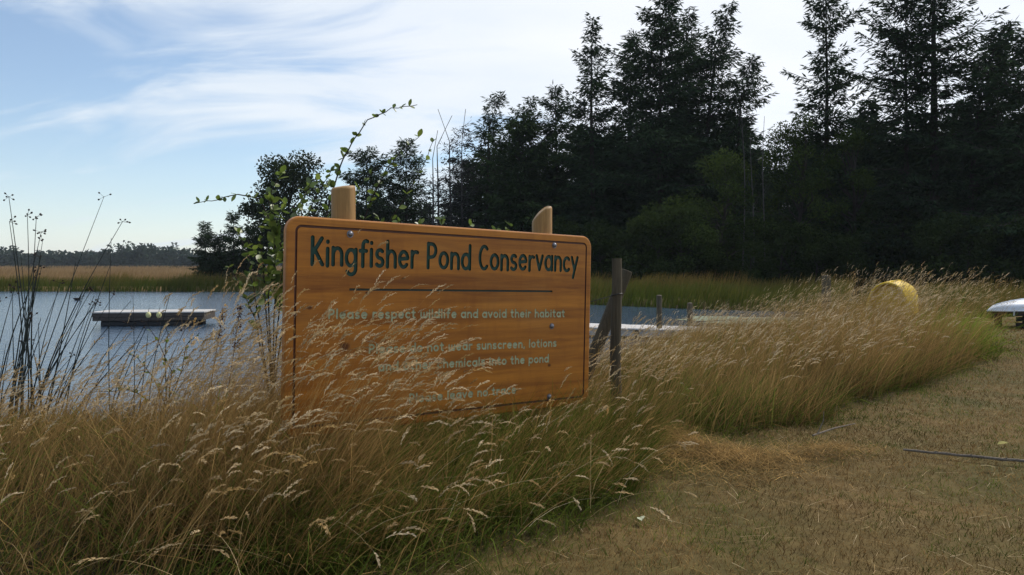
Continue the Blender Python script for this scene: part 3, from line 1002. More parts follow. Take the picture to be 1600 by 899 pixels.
# trees by the far shore on the left
place_tree("shore_tree", broadleaf(41, hgt(236, 70), 4.1, 40, .25, 12000, .22, (.016, .024, .013), (.04, .056, .026)), 462, 70, "rounded dark tree on the far shore left of the sign's left post", "tree", None, "leaves")
place_tree("shore_tree", broadleaf(42, hgt(300, 71), 2.6, 24, .22, 5600, .25, (.016, .024, .013), (.04, .056, .026)), 415, 71, "lower dark tree leaning out beside the rounded shore tree", "tree", None, "leaves")
G3 = "small conifers on the far shore"
for (x, top, s, lab) in ((322, 352, 51, "small spiky conifer, leftmost on the far shore"), (366, 338, 52, "small conifer, tallest of the far shore group left of the sign"), (344, 372, 53, "lowest small conifer between two taller ones on the far shore"), (392, 362, 54, "small conifer close to the rounded shore tree")):
    place_tree("small_conifer", conifer(s, hgt(top, 76), 1.7, .02, 90, lambda t: (1 - t) ** .6, clump=.26, fill=1.3), x, 76, lab, "conifer", G3)
# broadleaf trees and brush in front of the dark wood
GB = "leafy trees under the firs"
for (s, x, top, d, r0, lab) in ((61, 1130, 236, 56, 3.0, "leafy green tree below the shorter fir"), (62, 1240, 182, 57, 2.8, "leafy tree touching the solitary fir on its left"),
                               (63, 1318, 200, 58, 3.0, "leafy tree close on the right of the solitary fir"), (64, 1060, 318, 54, 2.8, "low leafy bush-like tree under the broad dark fir")):
    place_tree("leafy_tree", broadleaf(s, hgt(top, d), r0, 34, .17, 8000, .04, (.022, .036, .010), (.075, .105, .026)), x, d, lab, "tree", GB, "leaves")
GS = "bare grey saplings"
for i, (x, top, d) in enumerate(((1160, 168, 55), (1176, 214, 55.4), (1194, 182, 55.8))):
    mb = MB(); r = random.Random(70 + i); H = hgt(top, d)
    ptsl = [(math.sin(t * 4 + i) * .25 * t, 0, H * t) for t in np.linspace(0, 1, 9)]
    mb.tube(ptsl, [.055 * (1 - t) + .012 for t in np.linspace(0, 1, 9)], 5)
    X = (x - 800) / FPX * d
    root = empty("bare_sapling", (X, d, gz(X, d) - .05))
    mb.build("trunk", M["greybark"], root, True)
    for k in range(16):
        t = r.uniform(.45, .97); a = r.uniform(0, 6.28); L = r.uniform(.5, 1.5) * (1.15 - t)
        o = Vector((math.sin(t * 4 + i) * .25 * t, 0, H * t)); e = o + Vector((math.cos(a) * L * .6, math.sin(a) * L * .6, L))
        MB().tube([o, (o + e) / 2 + Vector((0, 0, -.05)), e], [.018, .013, .008], 3).build("branch", M["greybark"], root)
    tag(root, ("bare grey sapling, leftmost of three in the gap of the wood", "bare grey sapling, shortest of three in the gap of the wood", "bare grey sapling, rightmost of three in the gap of the wood")[i], "sapling", GS)
# dark conifers massed behind, nothing tells them apart
GF = "dark conifers massed in the wood"
proto = [place_tree("forest_conifer", conifer(80 + i, 15, 3.4, .02, 150, full, fill=1.4, clump=.42), 900 + 60 * i, 78, "dark conifer lost in the shade of the wood", "conifer", GF) for i in range(3)]
r = random.Random(5)
for row, d in enumerate((70, 78, 86)):
    for x in range(850 + row * 17, 1760, 46):
        dd = d + r.uniform(-2.5, 2.5)
        X = (x + r.uniform(-10, 10) - 800) / FPX * dd
        gap = 1165 < x < 1215
        top = r.uniform(165, 260) if x > 900 else r.uniform(235, 300)
        if 1165 < x < 1245: top = r.uniform(245, 290)
        if x > 1330: top -= 20
        sc = hgt(top, dd) / 15
        copy_tree(proto[r.randrange(3)], (X, dd, gz(X, dd) - .1), r.uniform(0, 6.28), sc)
for row, d in enumerate((84, 92)):
    for x in range(530 + row * 20, 850, 42):
        dd = d + r.uniform(-2, 2); X = (x + r.uniform(-8, 8) - 800) / FPX * dd
        top = r.uniform(285, 330) if x < 740 else r.uniform(205, 265)
        copy_tree(proto[r.randrange(3)], (X, dd, gz(X, dd) - .1), r.uniform(0, 6.28), hgt(top, dd) / 15)
# undergrowth along the edge of the wood
GU = "undergrowth shrubs at the foot of the wood"
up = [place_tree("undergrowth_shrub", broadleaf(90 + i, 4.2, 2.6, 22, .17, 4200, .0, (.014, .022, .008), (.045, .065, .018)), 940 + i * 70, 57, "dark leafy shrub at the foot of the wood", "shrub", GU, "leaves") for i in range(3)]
for x in range(880, 1720, 37):
    dd = r.uniform(53, 62) - max(0, x - 1300) * .02
    X = (x + r.uniform(-8, 8) - 800) / FPX * dd
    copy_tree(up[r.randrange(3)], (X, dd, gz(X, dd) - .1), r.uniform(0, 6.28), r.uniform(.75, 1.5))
# far-off wood beyond the field on the left
acc = Acc()
rr = np.random.RandomState(9)
for i in range(800):
    d = rr.uniform(395, 470); X = rr.uniform(-350, -120) if i < 620 else rr.uniform(-130, 0)
    H = rr.uniform(5.5, 9.5) * (1.0 + .35 * math.sin(X * .09) * math.sin(X * .031 + 1)) * (1.18 if rr.rand() < .12 else 1)
    con = rr.rand() < .65
    n = 70
    t = rr.rand(n) ** .8
    rad = (H * .20 * (1 - t) ** .7 if con else H * .26 * np.sin(np.pi * np.clip(.12 + .8 * t, 0, 1)) ** .6) * np.sqrt(rr.rand(n)) + .1
    a = rr.rand(n) * 6.28
    A = np.stack([X + np.cos(a) * rad, d + np.sin(a) * rad, 1.0 + H * t], -1)
    D = unit(np.stack([np.cos(a), np.sin(a), rr.normal(.1, .4, n)], -1)); S = unit(np.cross(D, rr.normal(0, 1, (n, 3))))
    V, Fq = quads_from(A, D, S, rr.uniform(1.0, 2.2, n), rr.uniform(.45, .85, n))
    k = rr.rand()
    C = np.repeat(pick(np.array((.022, .040, .034)), np.array((.048, .068, .046)), np.clip(k * .7 + rr.rand(n) * .3, 0, 1)), 4, 0)
    acc.add(V, Fq, C)
for i in range(60):   # scrub at its foot and in the field
    d = rr.uniform(250, 390); X = -d * rr.uniform(.33, .68); H = rr.uniform(1.2, 2.6); n = 40
    v = unit(rr.normal(0, 1, (n, 3))) * (H * .6 * rr.rand(n, 1) ** .4); v[:, 2] = np.abs(v[:, 2]) * .8
    A = v + np.array((X, d, gz(X, d)))
    D = unit(v + rr.normal(0, .3, v.shape)); S = unit(np.cross(D, rr.normal(0, 1, v.shape)))
    V, Fq = quads_from(A, D, S, rr.uniform(.3, .7, n), rr.uniform(.15, .3, n))
    acc.add(V, Fq, np.repeat(pick(np.array((.04, .05, .025)), np.array((.12, .10, .05)), np.full(n, rr.rand())), 4, 0))
tag(link("distant_wood", acc.mesh("distant_wood"), M["leaves"]), "low distant wood beyond the dry field on the left", "wood", kind="stuff")
# dry grass of the far field
acc = Acc()
n = 42000
Y = 68 + 300 * rr.rand(n) ** 2.0; X = -Y * rr.uniform(.05, .72, n)
P = np.stack([X, Y, ground_z(X, Y)], -1)
c = pick(np.array((.19, .115, .05)), np.array((.36, .25, .13)), np.clip(vnoise(X, Y, 9, 51) * .8 + rr.rand(n) * .4, 0, 1))
V, Fq, C, *_ = ribbons(P, rr.uniform(.25, .75, n) * (1 + Y / 300), rr.normal(0, .8, n), rr.uniform(0, .3, n), rr.uniform(.3, 1, n), .03 + Y * .0006, 1, None, c * .8, c)
acc.add(V, Fq, C)
tag(link("field_grass", acc.mesh("field_grass"), M["grass"]), "dry tan grass of the field behind the far shore", "grass", kind="stuff")
#PART2
# ------------------------------------------------------------------ the carved sign
BW, BH = 2.347, 1.22
uu = (SIGN_E - SIGN_O).normalized()
nn = Vector((uu.y, -uu.x, 0)).normalized()            # towards the viewer
vv = nn.cross(uu).normalized()
if vv.z < 0: vv = -vv
ROT = Matrix((uu, vv, nn)).transposed()               # columns: along, up, out
sign = empty("wooden_sign", (SIGN_O.x + uu.x * BW / 2, SIGN_O.y + uu.y * BW / 2, 0))
tag(sign, "large varnished orange wooden sign carved with green lettering on two log posts", "sign")
B = empty("tmp")                                      # helper, removed below
bmat = Matrix.Translation(SIGN_O) @ ROT.to_4x4()
inv = Matrix.Translation(-sign.location)


def on_board(o, parent, local=Matrix.Identity(4)):
    o.parent = parent
    o.matrix_parent_inverse = Matrix.Identity(4)
    o.matrix_basis = local
    return o


bpy.data.objects.remove(B)


def board_uv(x, y):
    """board coordinates of a photograph pixel"""
    c = Vector((0, 0, EYE)); d = px(x, y, 1.0) - c
    k = (SIGN_O - c).dot(nn) / d.dot(nn)
    p = c + d * k - SIGN_O
    return (p.dot(uu), p.dot(vv))


def rrect(inset, rad, n=10):
    out = []
    r = max(.004, rad - inset)
    for (cx, cy, a0) in ((BW - inset - r, inset + r, -90), (BW - inset - r, BH - inset - r, 0), (inset + r, BH - inset - r, 90), (inset + r, inset + r, 180)):
        for k in range(n + 1):
            a = R(a0 + 90 * k / n)
            out.append((cx + r * math.cos(a), cy + r * math.sin(a)))
    return out


# ---- stroke font: every glyph is a set of round-ended strokes (x-height 0.64, cap height 1)
def arc(cx, cy, rx, ry, a0, a1, n=10):
    return [(cx + rx * math.cos(R(a0 + (a1 - a0) * i / n)), cy + ry * math.sin(R(a0 + (a1 - a0) * i / n))) for i in range(n + 1)]


bowl = arc(.27, .32, .25, .31, 0, 360, 18)
GLY = {
    "a": (.56, [bowl, [(.53, .64), (.53, .0)]]), "d": (.56, [bowl, [(.53, 1.0), (.53, .0)]]),
    "b": (.56, [arc(.29, .32, .25, .31, 0, 360, 18), [(.03, 1.0), (.03, .0)]]),
    "p": (.56, [arc(.29, .32, .25, .31, 0, 360, 18), [(.03, .64), (.03, -.34)]]),
    "g": (.56, [bowl, [(.53, .64), (.53, -.08)] + arc(.29, -.10, .24, .22, 0, -150, 9)[1:]]),
    "o": (.54, [bowl]), "c": (.48, [arc(.28, .32, .25, .31, 48, 312, 13)]),
    "e": (.54, [[(.04, .33), (.50, .36)] + arc(.27, .32, .245, .31, 10, 318, 14)]),
    "n": (.50, [[(.03, .64), (.03, 0)], [(.03, .36)] + arc(.255, .38, .225, .25, 170, 0, 8) + [(.48, 0)]]),
    "h": (.50, [[(.03, 1.0), (.03, 0)], [(.03, .36)] + arc(.255, .38, .225, .25, 170, 0, 8) + [(.48, 0)]]),
    "m": (.80, [[(.03, .64), (.03, 0)], [(.03, .40)] + arc(.215, .42, .185, .21, 170, 0, 7) + [(.40, 0)], [(.40, .40)] + arc(.585, .42, .185, .21, 170, 0, 7) + [(.77, 0)]]),
    "u": (.50, [[(.03, .64), (.03, .26)] + arc(.255, .25, .225, .24, 180, 360, 9) + [(.48, .64)], [(.48, .30), (.48, 0)]]),
    "r": (.36, [[(.03, .64), (.03, 0)], [(.03, .34)] + arc(.25, .38, .22, .25, 170, 62, 6)]),
    "s": (.42, [arc(.22, .47, .18, .16, 42, 262, 8) + arc(.20, .155, .19, .155, 85, -145, 9)]),
    "t": (.38, [[(.16, .92), (.16, .16)] + arc(.30, .16, .14, .15, 180, 285, 5), [(.0, .64), (.35, .64)]]),
    "f": (.38, [arc(.32, .80, .17, .19, 62, 180, 6) + [(.15, .0)], [(.0, .60), (.34, .60)]]),
    "i": (.10, [[(.04, .64), (.04, 0)], [(.04, .89), (.045, .91)]]), "l": (.10, [[(.04, 1.0), (.04, 0)]]),
    "v": (.48, [[(.0, .64), (.23, .0), (.46, .64)]]),
    "w": (.74, [[(.03, .64), (.03, .22)] + arc(.20, .20, .17, .19, 180, 360, 7) + [(.37, .60)], [(.37, .22)] + arc(.54, .20, .17, .19, 180, 360, 7) + [(.71, .64)]]),
    "y": (.48, [[(.0, .64), (.24, .02)], [(.47, .64), (.24, .02), (.12, -.32)]]),
    "K": (.56, [[(.03, 1.0), (.03, 0)], [(.50, .98), (.06, .42)], [(.16, .53), (.54, .0)]]),
    "P": (.54, [[(.03, 1.0), (.03, 0)], [(.03, .98), (.22, .98)] + arc(.24, .71, .26, .27, 88, -88, 9) + [(.03, .43)]]),
    "C": (.58, [arc(.33, .50, .30, .49, 50, 310, 14)]),
    ",": (.12, [[(.06, .04), (.02, -.14)]]),
}


def stroke_polys(pts, w, s, ox, oy, sl):
    """polygons (convex pieces) covering one round-ended stroke, in board units"""
    P = [Vector((ox + p[0] * s[0], oy + p[1] * s[1] + sl * p[0] * s[0])) for p in pts]
    out = []
    for a, b in zip(P[:-1], P[1:]):
        d = b - a
        if d.length < 1e-5: continue
        d.normalize(); q = Vector((-d.y, d.x)) * w / 2
        out.append([a - q, b - q, b + q, a + q])
    for i, p in enumerate(P):
        nk = 10 if i in (0, len(P) - 1) else 6
        out.append([p + Vector((math.cos(k * 2 * math.pi / nk + .1), math.sin(k * 2 * math.pi / nk + .1))) * w / 2 for k in range(nk)])
    return out


LINES = [  # text, left pixel (x, baseline), right pixel, cap height in board metres, stroke width, tracking
    ("Kingfisher Pond Conservancy", (487, 414), (902, 424), .150, .0235, .20, "green_paint"),
    ("Please respect wildlife and avoid their habitat", (514, 497.5), (882, 495), .050, .0118, .24, "pale_paint"),
    ("Please do not wear sunscreen, lotions", (577, 552), (869, 541), .050, .0118, .24, "pale_paint"),
    ("and other chemicals into the pond", (592, 579.5), (857, 565.5), .050, .0118, .24, "pale_paint"),
    ("Please leave no trace", (640, 629), (806, 614), .050, .0118, .24, "pale_paint"),
]
polys, owner, letters = [], [], []
for (txt, pa, pb, cap, sw, tr, mt) in LINES:
    a = Vector(board_uv(*pa)); b = Vector(board_uv(*pb))
    tot = sum(GLY[ch][0] + tr if ch != " " else .42 for ch in txt) - tr
    sx = (b.x - a.x) / tot
    sl = (b.y - a.y) / (b.x - a.x)
    x = a.x
    for k, ch in enumerate(txt):
        if ch == " ":
            x += .42 * sx; continue
        wd, strokes = GLY[ch]
        oy = a.y + (x - a.x) * sl
        jit = .0 if mt == "pale_paint" else random.Random(k).uniform(-.004, .004)
        lid = len(letters)
        letters.append((ch, mt))
        for st in strokes:
            for pg in stroke_polys(st, sw, (sx, cap), x, oy + jit, sl):
                polys.append(pg); owner.append(lid)
        x += (wd + tr) * sx
# divider groove
a = Vector(board_uv(546, 452.5)); b = Vector(board_uv(863, 455.5))
lid = len(letters); letters.append(("divider", "dark_line"))
polys.append([a + Vector((0, -.0065)), b + Vector((0, -.0065)), b + Vector((0, .0065)), a + Vector((0, .0065))]); owner.append(lid)

INS = .062
outer = [Vector(p) for p in rrect(INS, .085)]
pts = list(outer); faces = [list(range(len(outer)))]
for pg in polys:
    b0 = len(pts); pts += pg; faces.append(list(range(b0, b0 + len(pg))))
ov, oe, of, _, _, ofo = delaunay_2d_cdt(pts, [], faces, 1, 1e-6)
own = []
for fo in ofo:
    ids = [owner[i - 1] for i in fo if i > 0]
    own.append(ids[0] if ids else -1)
GD = .0075
# panel face + groove walls + rim in one board mesh
bv = [(p.x, p.y, 0.0) for p in ov]; bf = [list(f) for f, o in zip(of, own) if o < 0]
edge_own = {}
for f, o in zip(of, own):
    for i in range(len(f)):
        e = (f[i], f[(i + 1) % len(f)])
        edge_own[e] = o
mbb = MB(); mbb.v = bv; mbb.f = bf
rings = [(INS, .085, 0.0), (INS - .003, .085, -.007), (INS - .011, .085, -.007)]
base_r = len(mbb.v)
n_o = len(outer)
rim = [(INS - .014, .085, 0.0), (.010, .085, 0.0), (.003, .085, -.003), (0.0, .085, -.010), (0.0, .085, -.040), (.004, .085, -.045)]
ids = []
for (ins, rad, z) in rim:
    ids.append([len(mbb.v) + k for k in range(n_o)])
    mbb.v += [(p[0], p[1], z) for p in rrect(ins, rad)]
for r1, r2 in zip(ids[:-1], ids[1:]):
    for k in range(n_o):
        mbb.f.append([r1[k], r2[k], r2[(k + 1) % n_o], r1[(k + 1) % n_o]])
mbb.f.append(list(ids[-1]))
me = mesh_np("board", mbb.v, mbb.f)
board = link("board", me, M["board"])
on_board(board, sign, inv @ bmat)
# routed border groove
gb = MB(); ids = []
for (ins, z) in ((INS, 0.0), (INS - .003, -.007), (INS - .011, -.007), (INS - .014, 0.0)):
    ids.append([len(gb.v) + k for k in range(n_o)])
    gb.v += [(p[0], p[1], z - .0002) for p in rrect(ins, .085)]
for r1, r2 in zip(ids[:-1], ids[1:]):
    for k in range(n_o):
        gb.f.append([r1[k], r2[k], r2[(k + 1) % n_o], r1[(k + 1) % n_o]])
on_board(link("border_groove", mesh_np("border_groove", gb.v, gb.f), M["groove"]), board)
# carved letters: sunken floor and walls
lv = {}
for f, o in zip(of, own):
    if o < 0: continue
    L = lv.setdefault(o, ([], [], {}))
    V, Fc, mp_ = L
    def vid(i, z):
        k = (i, z)
        if k not in mp_:
            mp_[k] = len(V); V.append((ov[i].x, ov[i].y, -(GD if letters[o][1] != "pale_paint" else .0028) if z else -.0002))
        return mp_[k]
    Fc.append([vid(i, 1) for i in f])
    for i in range(len(f)):
        e = (f[i], f[(i + 1) % len(f)])
        nb = edge_own.get((e[1], e[0]), -1)
        if nb < 0:
            Fc.append([vid(e[0], 1), vid(e[0], 0), vid(e[1], 0), vid(e[1], 1)])
for o, (V, Fc, _) in lv.items():
    ch, mt = letters[o]
    nm = "divider_groove" if ch == "divider" else "letter"
    on_board(link(nm, mesh_np(nm, V, Fc), M[mt]), board)
# bolts
for (bx, by) in ((547, 366), (866, 383.5), (862, 510), (858, 620)):
    u, v2 = board_uv(bx, by)
    mb = MB()
    mb.tube([(u, v2, 0), (u, v2, .003)], [.021, .021], 16)
    prof_ = [(.0155, .003), (.0155, .006), (.013, .011), (.008, .014), (.002, .015)]
    mb.tube([(u, v2, z) for _, z in prof_], [r_ for r_, _ in prof_], 14)
    on_board(mb.build("bolt", M["steel"], None, True), board)


def log_post(x, top, rad, cut, seed):
    """round post standing behind the board, its top sawn off at a slant"""
    u, v2 = board_uv(x, 400)
    q0 = SIGN_O - nn * (.047 + rad); kx = (x - 800) / FPX
    p = q0 + uu * ((kx * q0.y - q0.x) / (uu.x - kx * uu.y))
    d = p.y
    zt = EYE + (HOR - top) / FPX * d
    n = 24; rnd = random.Random(seed)
    mb = MB(); rg = []
    zs = [gz(p.x, p.y) - .3, .3, .8, 1.2, None, None, None]
    ph = rnd.uniform(0, 6)
    for i, z in enumerate(zs):
        ring = []
        for k in range(n):
            a = 2 * math.pi * k / n
            r_ = rad * (1 + .025 * math.sin(3 * a + ph) + .015 * math.sin(7 * a))
            r_ *= (1, 1, 1, 1, 1, .965, .88)[i]
            xx, yy = math.cos(a) * r_, math.sin(a) * r_
            if z is None:
                tt = (xx / rad)
                zz_ = zt - cut * max(0, (.75 - tt)) ** 1.7 * .8 + .012 * yy / rad - (0, 0, 0, 0, .016, .005, 0)[i]
            else:
                zz_ = z
            ring.append((p.x + xx - sign.location.x, p.y + yy - sign.location.y, zz_ - sign.location.z))
        rg.append([len(mb.v) + k for k in range(n)]); mb.v += ring
    for r1, r2 in zip(rg[:-1], rg[1:]):
        for k in range(n): mb.f.append([r1[k], r1[(k + 1) % n], r2[(k + 1) % n], r2[k]])
    mb.f.append(rg[-1])
    mb.build("post", M["signpost"], sign, True)


log_post(536.5, 291, .070, .007, 1)
log_post(847, 323, .072, .052, 2)

# ------------------------------------------------------------------ fence post with its brace
d = 6.55
X = (963 - 800) / FPX * d
fp = empty("fence_post", (X, d, gz(X, d)))
tag(fp, "weathered grey round fence post standing right of the sign", "fence post")
zt = EYE + (HOR - 404) / FPX * d - fp.location.z
mb = MB()
pp = [(.006 * math.sin(k), .0, -.25 + (zt + .25) * k / 9) for k in range(10)]
mb.tube(pp, [.050 - .0011 * k for k in range(10)], 14)
mb.build("post", M["post"], fp, True)
mb = MB()      # wire wrapped round the post
wz = EYE + (HOR - 461) / FPX * d - fp.location.z
mb.tube([(.050 * math.cos(a), .050 * math.sin(a), wz + .012 * math.cos(a + .6)) for a in np.linspace(0, 6.28, 20)], .0042, 6)
mb.tube([(-.045, -.02, wz - .008), (-.14, -.03, wz - .035), (-.26, 0, wz - .07)], .003, 5)
mb.build("wire_tie", M["wire"], fp)
a = px(921, 572, 6.75); b = px(979, 424, 6.82)
br = empty("brace_log", (a.x - .12, a.y, gz(a.x, a.y)))
tag(br, "slanting grey log leaning behind the fence post", "log")
dirv = (b - a).normalized()
st = a - dirv * ((a.z + .15) / dirv.z)
br.location = (st.x, st.y, 0)
mb = MB(); q = [st + (b - st) * t for t in np.linspace(0, 1, 7)]
mb.tube([p_ - br.location for p_ in q], [.058, .057, .055, .054, .053, .052, .051], 14)
mb.build("log", M["post"], br, True)
mb = MB()      # pale sawn end
e0 = b + dirv * .001
mb.tube([e0 - br.location, e0 + dirv * .003 - br.location], [.049, .047], 14)
mb.build("sawn_end", M["stick"], br)

# ------------------------------------------------------------------ jetty of silvered planks and its pilings
def plank_jetty():
    A = Vector((-0.4, 23.3, -.34)); E = Vector((7.9, 19.6, -.34))
    dv = (E - A); L = dv.length; ang = math.atan2(dv.y, dv.x)
    root = empty("plank_jetty", (A.x, A.y, -.34), ang)
    tag(root, "low pale jetty of silvered planks beyond the fence post", "jetty")
    rnd = random.Random(4)
    n = int(L / .155)
    proto_me = None
    for k in range(n):
        if proto_me is None:
            o = MB().box((0, 0, 0), (.140, 1.5, .045), None, .006).build("plank", M["deckwood"], root)
            proto_me = o.data
        else:
            o = link("plank", proto_me, None, root)
        o.location = (.08 + k * .155, .75 + rnd.uniform(-.02, .02), rnd.uniform(-.004, .006))
        o.rotation_euler = (0, 0, rnd.uniform(-.012, .012))
    for y in (.12, 1.38):
        MB().box((L / 2, y, -.115), (L, .07, .17), None, .006).build("beam", M["deckwood"], root)
    for k in range(5):
        for y in (.04, 1.46):
            MB().tube([(.5 + k * L / 5, y, -1.2), (.5 + k * L / 5, y, -.03)], [.06, .055], 10).build("pile", M["post"], root, True)
    return root
plank_jetty()
for (x, top, d, lab) in ((1030, 462, 21.9, "grey mooring post in the pond, left of two by the jetty"), (1078, 474, 22.6, "grey mooring post in the pond, right of two by the jetty"),
                        (1291, 431, 26.5, "squared grey post standing alone before the dark wood")):
    X = (x - 800) / FPX * d
    z0 = max(gz(X, d), -1.6); zt = EYE + (HOR - top) / FPX * d
    root = empty("mooring_post", (X, d, z0)); tag(root, lab, "post")
    mb = MB()
    if x < 1200:
        mb.tube([(0, 0, -.2), (.01, 0, (zt - z0) * .5), (0, 0, zt - z0)], [.085, .08, .075], 12)
    else:
        mb.box((0, 0, (zt - z0) / 2), (.24, .2, zt - z0), None, .012)
    mb.build("shaft", M["post"], root, x < 1200)
    MB().tube([(0, 0, zt - z0 + .001), (0, 0, zt - z0 + .015)], [.07, .05], 10).build("cap", M["stick"], root)

# pale algae film on the quiet water behind the jetty
rq = random.Random(8); mb = MB()
for (cx, cy, ax, ay) in ((10.4, 28.5, 2.9, 2.0), (8.2, 30.6, 1.7, 1.0), (12.8, 27.0, 1.6, 1.3), (7.0, 29.4, .9, .5), (9.6, 25.2, 1.6, .7)):
    ring = []
    for k in range(40):
        a = 2 * math.pi * k / 40
        q_ = 1 + .22 * math.sin(3 * a + cx) + .14 * math.sin(7 * a + cy) + rq.uniform(-.07, .07)
        ring.append((cx + ax * q_ * math.cos(a), cy + ay * q_ * math.sin(a), 0.004 + .002 * (len(mb.f))))
    b0 = len(mb.v); mb.v += ring; mb.f.append(list(range(b0, b0 + 40)))
al = link("algae_film", mesh_np("algae_film", mb.v, mb.f), M["algae"], None, (0, 0, WATER_Z))
tag(al, "pale green algae film floating on the pond behind the jetty", "algae", kind="stuff")

# ------------------------------------------------------------------ swimming raft
d = 26.2
a = px(144, 500, d); b = px(327, 500, d)
RW = (b.x - a.x) * .92
raft = empty("swim_raft", (a.x, d, WATER_Z), R(7)); tag(raft, "weathered wooden swimming raft floating on the pond", "raft")
zt = EYE + (HOR - 488) / FPX * d - WATER_Z
RD = 1.5
for k in range(2):
    hh = .125
    MB().box((RW / 2 + (.01 if k % 2 else 0), .02, zt - .05 - hh * (k + .5)), (RW, .04, hh - .008), None, .006).build("fascia_board", M["raftwood"], raft)
for x in (.02, RW - .02):
    MB().box((x, RD / 2, zt - .17), (.04, RD - .09, .24), None, .006).build("side_board", M["raftwood"], raft)
MB().box((RW / 2, RD - .02, zt - .17), (RW, .04, .24), None, .006).build("back_board", M["raftwood"], raft)
pm = None
nb = int(RD / .15)
for k in range(nb):
    if pm is None:
        o = MB().box((0, 0, 0), (RW + .06, .138, .04), None, .005).build("deck_plank", M["deckwood"], raft); pm = o.data
    else: o = link("deck_plank", pm, None, raft)
    o.location = (RW / 2 + random.uniform(-.012, .012), .05 + k * .15 + .02, zt - .022)
for y in (.30, RD - .30):
    MB().tube([(.22, y, .06), (.36, y, .06), (RW - .42, y, .06), (RW - .28, y, .06)], [.17, .235, .235, .17], 14).build("float_drum", M["drum"], raft, True)
for (x, lab) in ((232, "cream buoy hanging on the raft's front, left of the pair"), (248.5, "cream buoy hanging on the raft's front, right of the pair")):
    p_ = px(x, 492, d - .12)
    rt = empty("buoy", p_); tag(rt, lab, "buoy", "buoys hanging on the raft")
    pr = [(-.10, .02), (-.085, .055), (-.03, .082), (.03, .080), (.075, .05), (.095, .018)]
    MB().tube([(0, 0, z) for z, _ in pr], [q_ for _, q_ in pr], 14).build("float", M["buoy"], rt, True)
    MB().tube([(0, 0, .09), (0, .02, .16), (0, .09, .23)], .008, 5).build("rope", M["twig"], rt)

# duck on the water
d = 47.0
p_ = px(121, 467, d)
dk = empty("duck", (p_.x, d, WATER_Z)); tag(dk, "small dark duck swimming beyond the raft", "duck")
mb = MB()
prf = [(-.26, .12, .008), (-.20, .11, .035), (-.12, .08, .075), (0, .06, .095), (.10, .07, .085), (.15, .11, .060), (.17, .17, .040), (.175, .22, .036), (.19, .26, .044), (.215, .265, .036), (.24, .26, .012)]
mb.tube([(x, 0, z) for x, z, _ in prf], [r_ for *_, r_ in prf], 10)
mb.build("body", M["duck"], dk, True)
MB().tube([(.235, 0, .257), (.27, 0, .25), (.295, 0, .246)], [.014, .012, .006], 6).build("beak", M["rushhead"], dk)

# ------------------------------------------------------------------ boats on the bank
def hull(L, beam, depth, n=18, m=10, bowpow=.55, tip=.45, s0=0.0):
    """open boat hull, keel up: outer skin then inner skin"""
    V, Fc = [], []
    def pt(i, j, sh):
        s = s0 + (1 - s0) * i / n; a = math.pi * j / m
        wv = (max(0, math.sin(math.pi * s)) ** bowpow) * beam / 2 * sh + .012
        hz = depth * ((1 - tip) + tip * max(0, math.sin(math.pi * s)) ** .55) * sh
        return ((s - .5) * L * (1 - (1 - sh) * .4), -math.cos(a) * wv, math.sin(a) ** .75 * hz)
    for sh in (1.0, .94):
        b0 = len(V)
        for i in range(n + 1):
            for j in range(m + 1): V.append(pt(i, j, sh))
        for i in range(n):
            for j in range(m):
                q = [b0 + i * (m + 1) + j, b0 + (i + 1) * (m + 1) + j, b0 + (i + 1) * (m + 1) + j + 1, b0 + i * (m + 1) + j + 1]
                Fc.append(q if sh == 1.0 else q[::-1])
    k = (n + 1) * (m + 1)
    for j in (0, m):
        for i in range(n):
            p0, p1 = i * (m + 1) + j, (i + 1) * (m + 1) + j
            Fc.append([p0, p1, p1 + k, p0 + k])
    mb = MB(); mb.v = V; mb.f = Fc
    return mb, pt


d = 15.6
X = (1384 - 800) / FPX * d
cn = empty("dinghy", (X, d, gz(X, d) + .50)); tag(cn, "upturned yellow dinghy poking out of the tall grass", "dinghy")
cn.rotation_euler = (R(9), R(-2), R(46))
mb, pt = hull(2.1, .78, .60, 18, 12, .6, .62, .34)
off = Vector(pt(0, 6, 1.0)); off.y = off.z = 0
mb.v = [(v_[0] - off.x, v_[1], v_[2]) for v_ in mb.v]
mb.build("hull", M["yellow"], cn, True)
for j in (0, 12):
    MB().tube([(x - off.x, y * 1.01, z + .005) for x, y, z in [pt(i, j, 1.0) for i in range(19)]], .018, 6).build("gunwale", M["yellow"], cn, True)
MB().tube([(x - off.x, y, z) for x, y, z in [pt(i, 6, 1.005) for i in range(1, 18)]], .014, 6).build("keel_strip", M["yellow"], cn, True)
MB().tube([(x - off.x, y, z) for x, y, z in [pt(0, j, .985) for j in range(13)]], .022, 6).build("stern_rim", M["yellow"], cn, True)
mb = MB(); q = [pt(3, j, .94) for j in range(13)]
mb.add([(x - off.x, y, z) for x, y, z in q] + [(x - off.x + .03, y, z) for x, y, z in q], [list(range(13)), list(range(13, 26))[::-1]] + [[j, j + 1, j + 14, j + 13] for j in range(12)])
mb.build("transom", M["yellow"], cn)

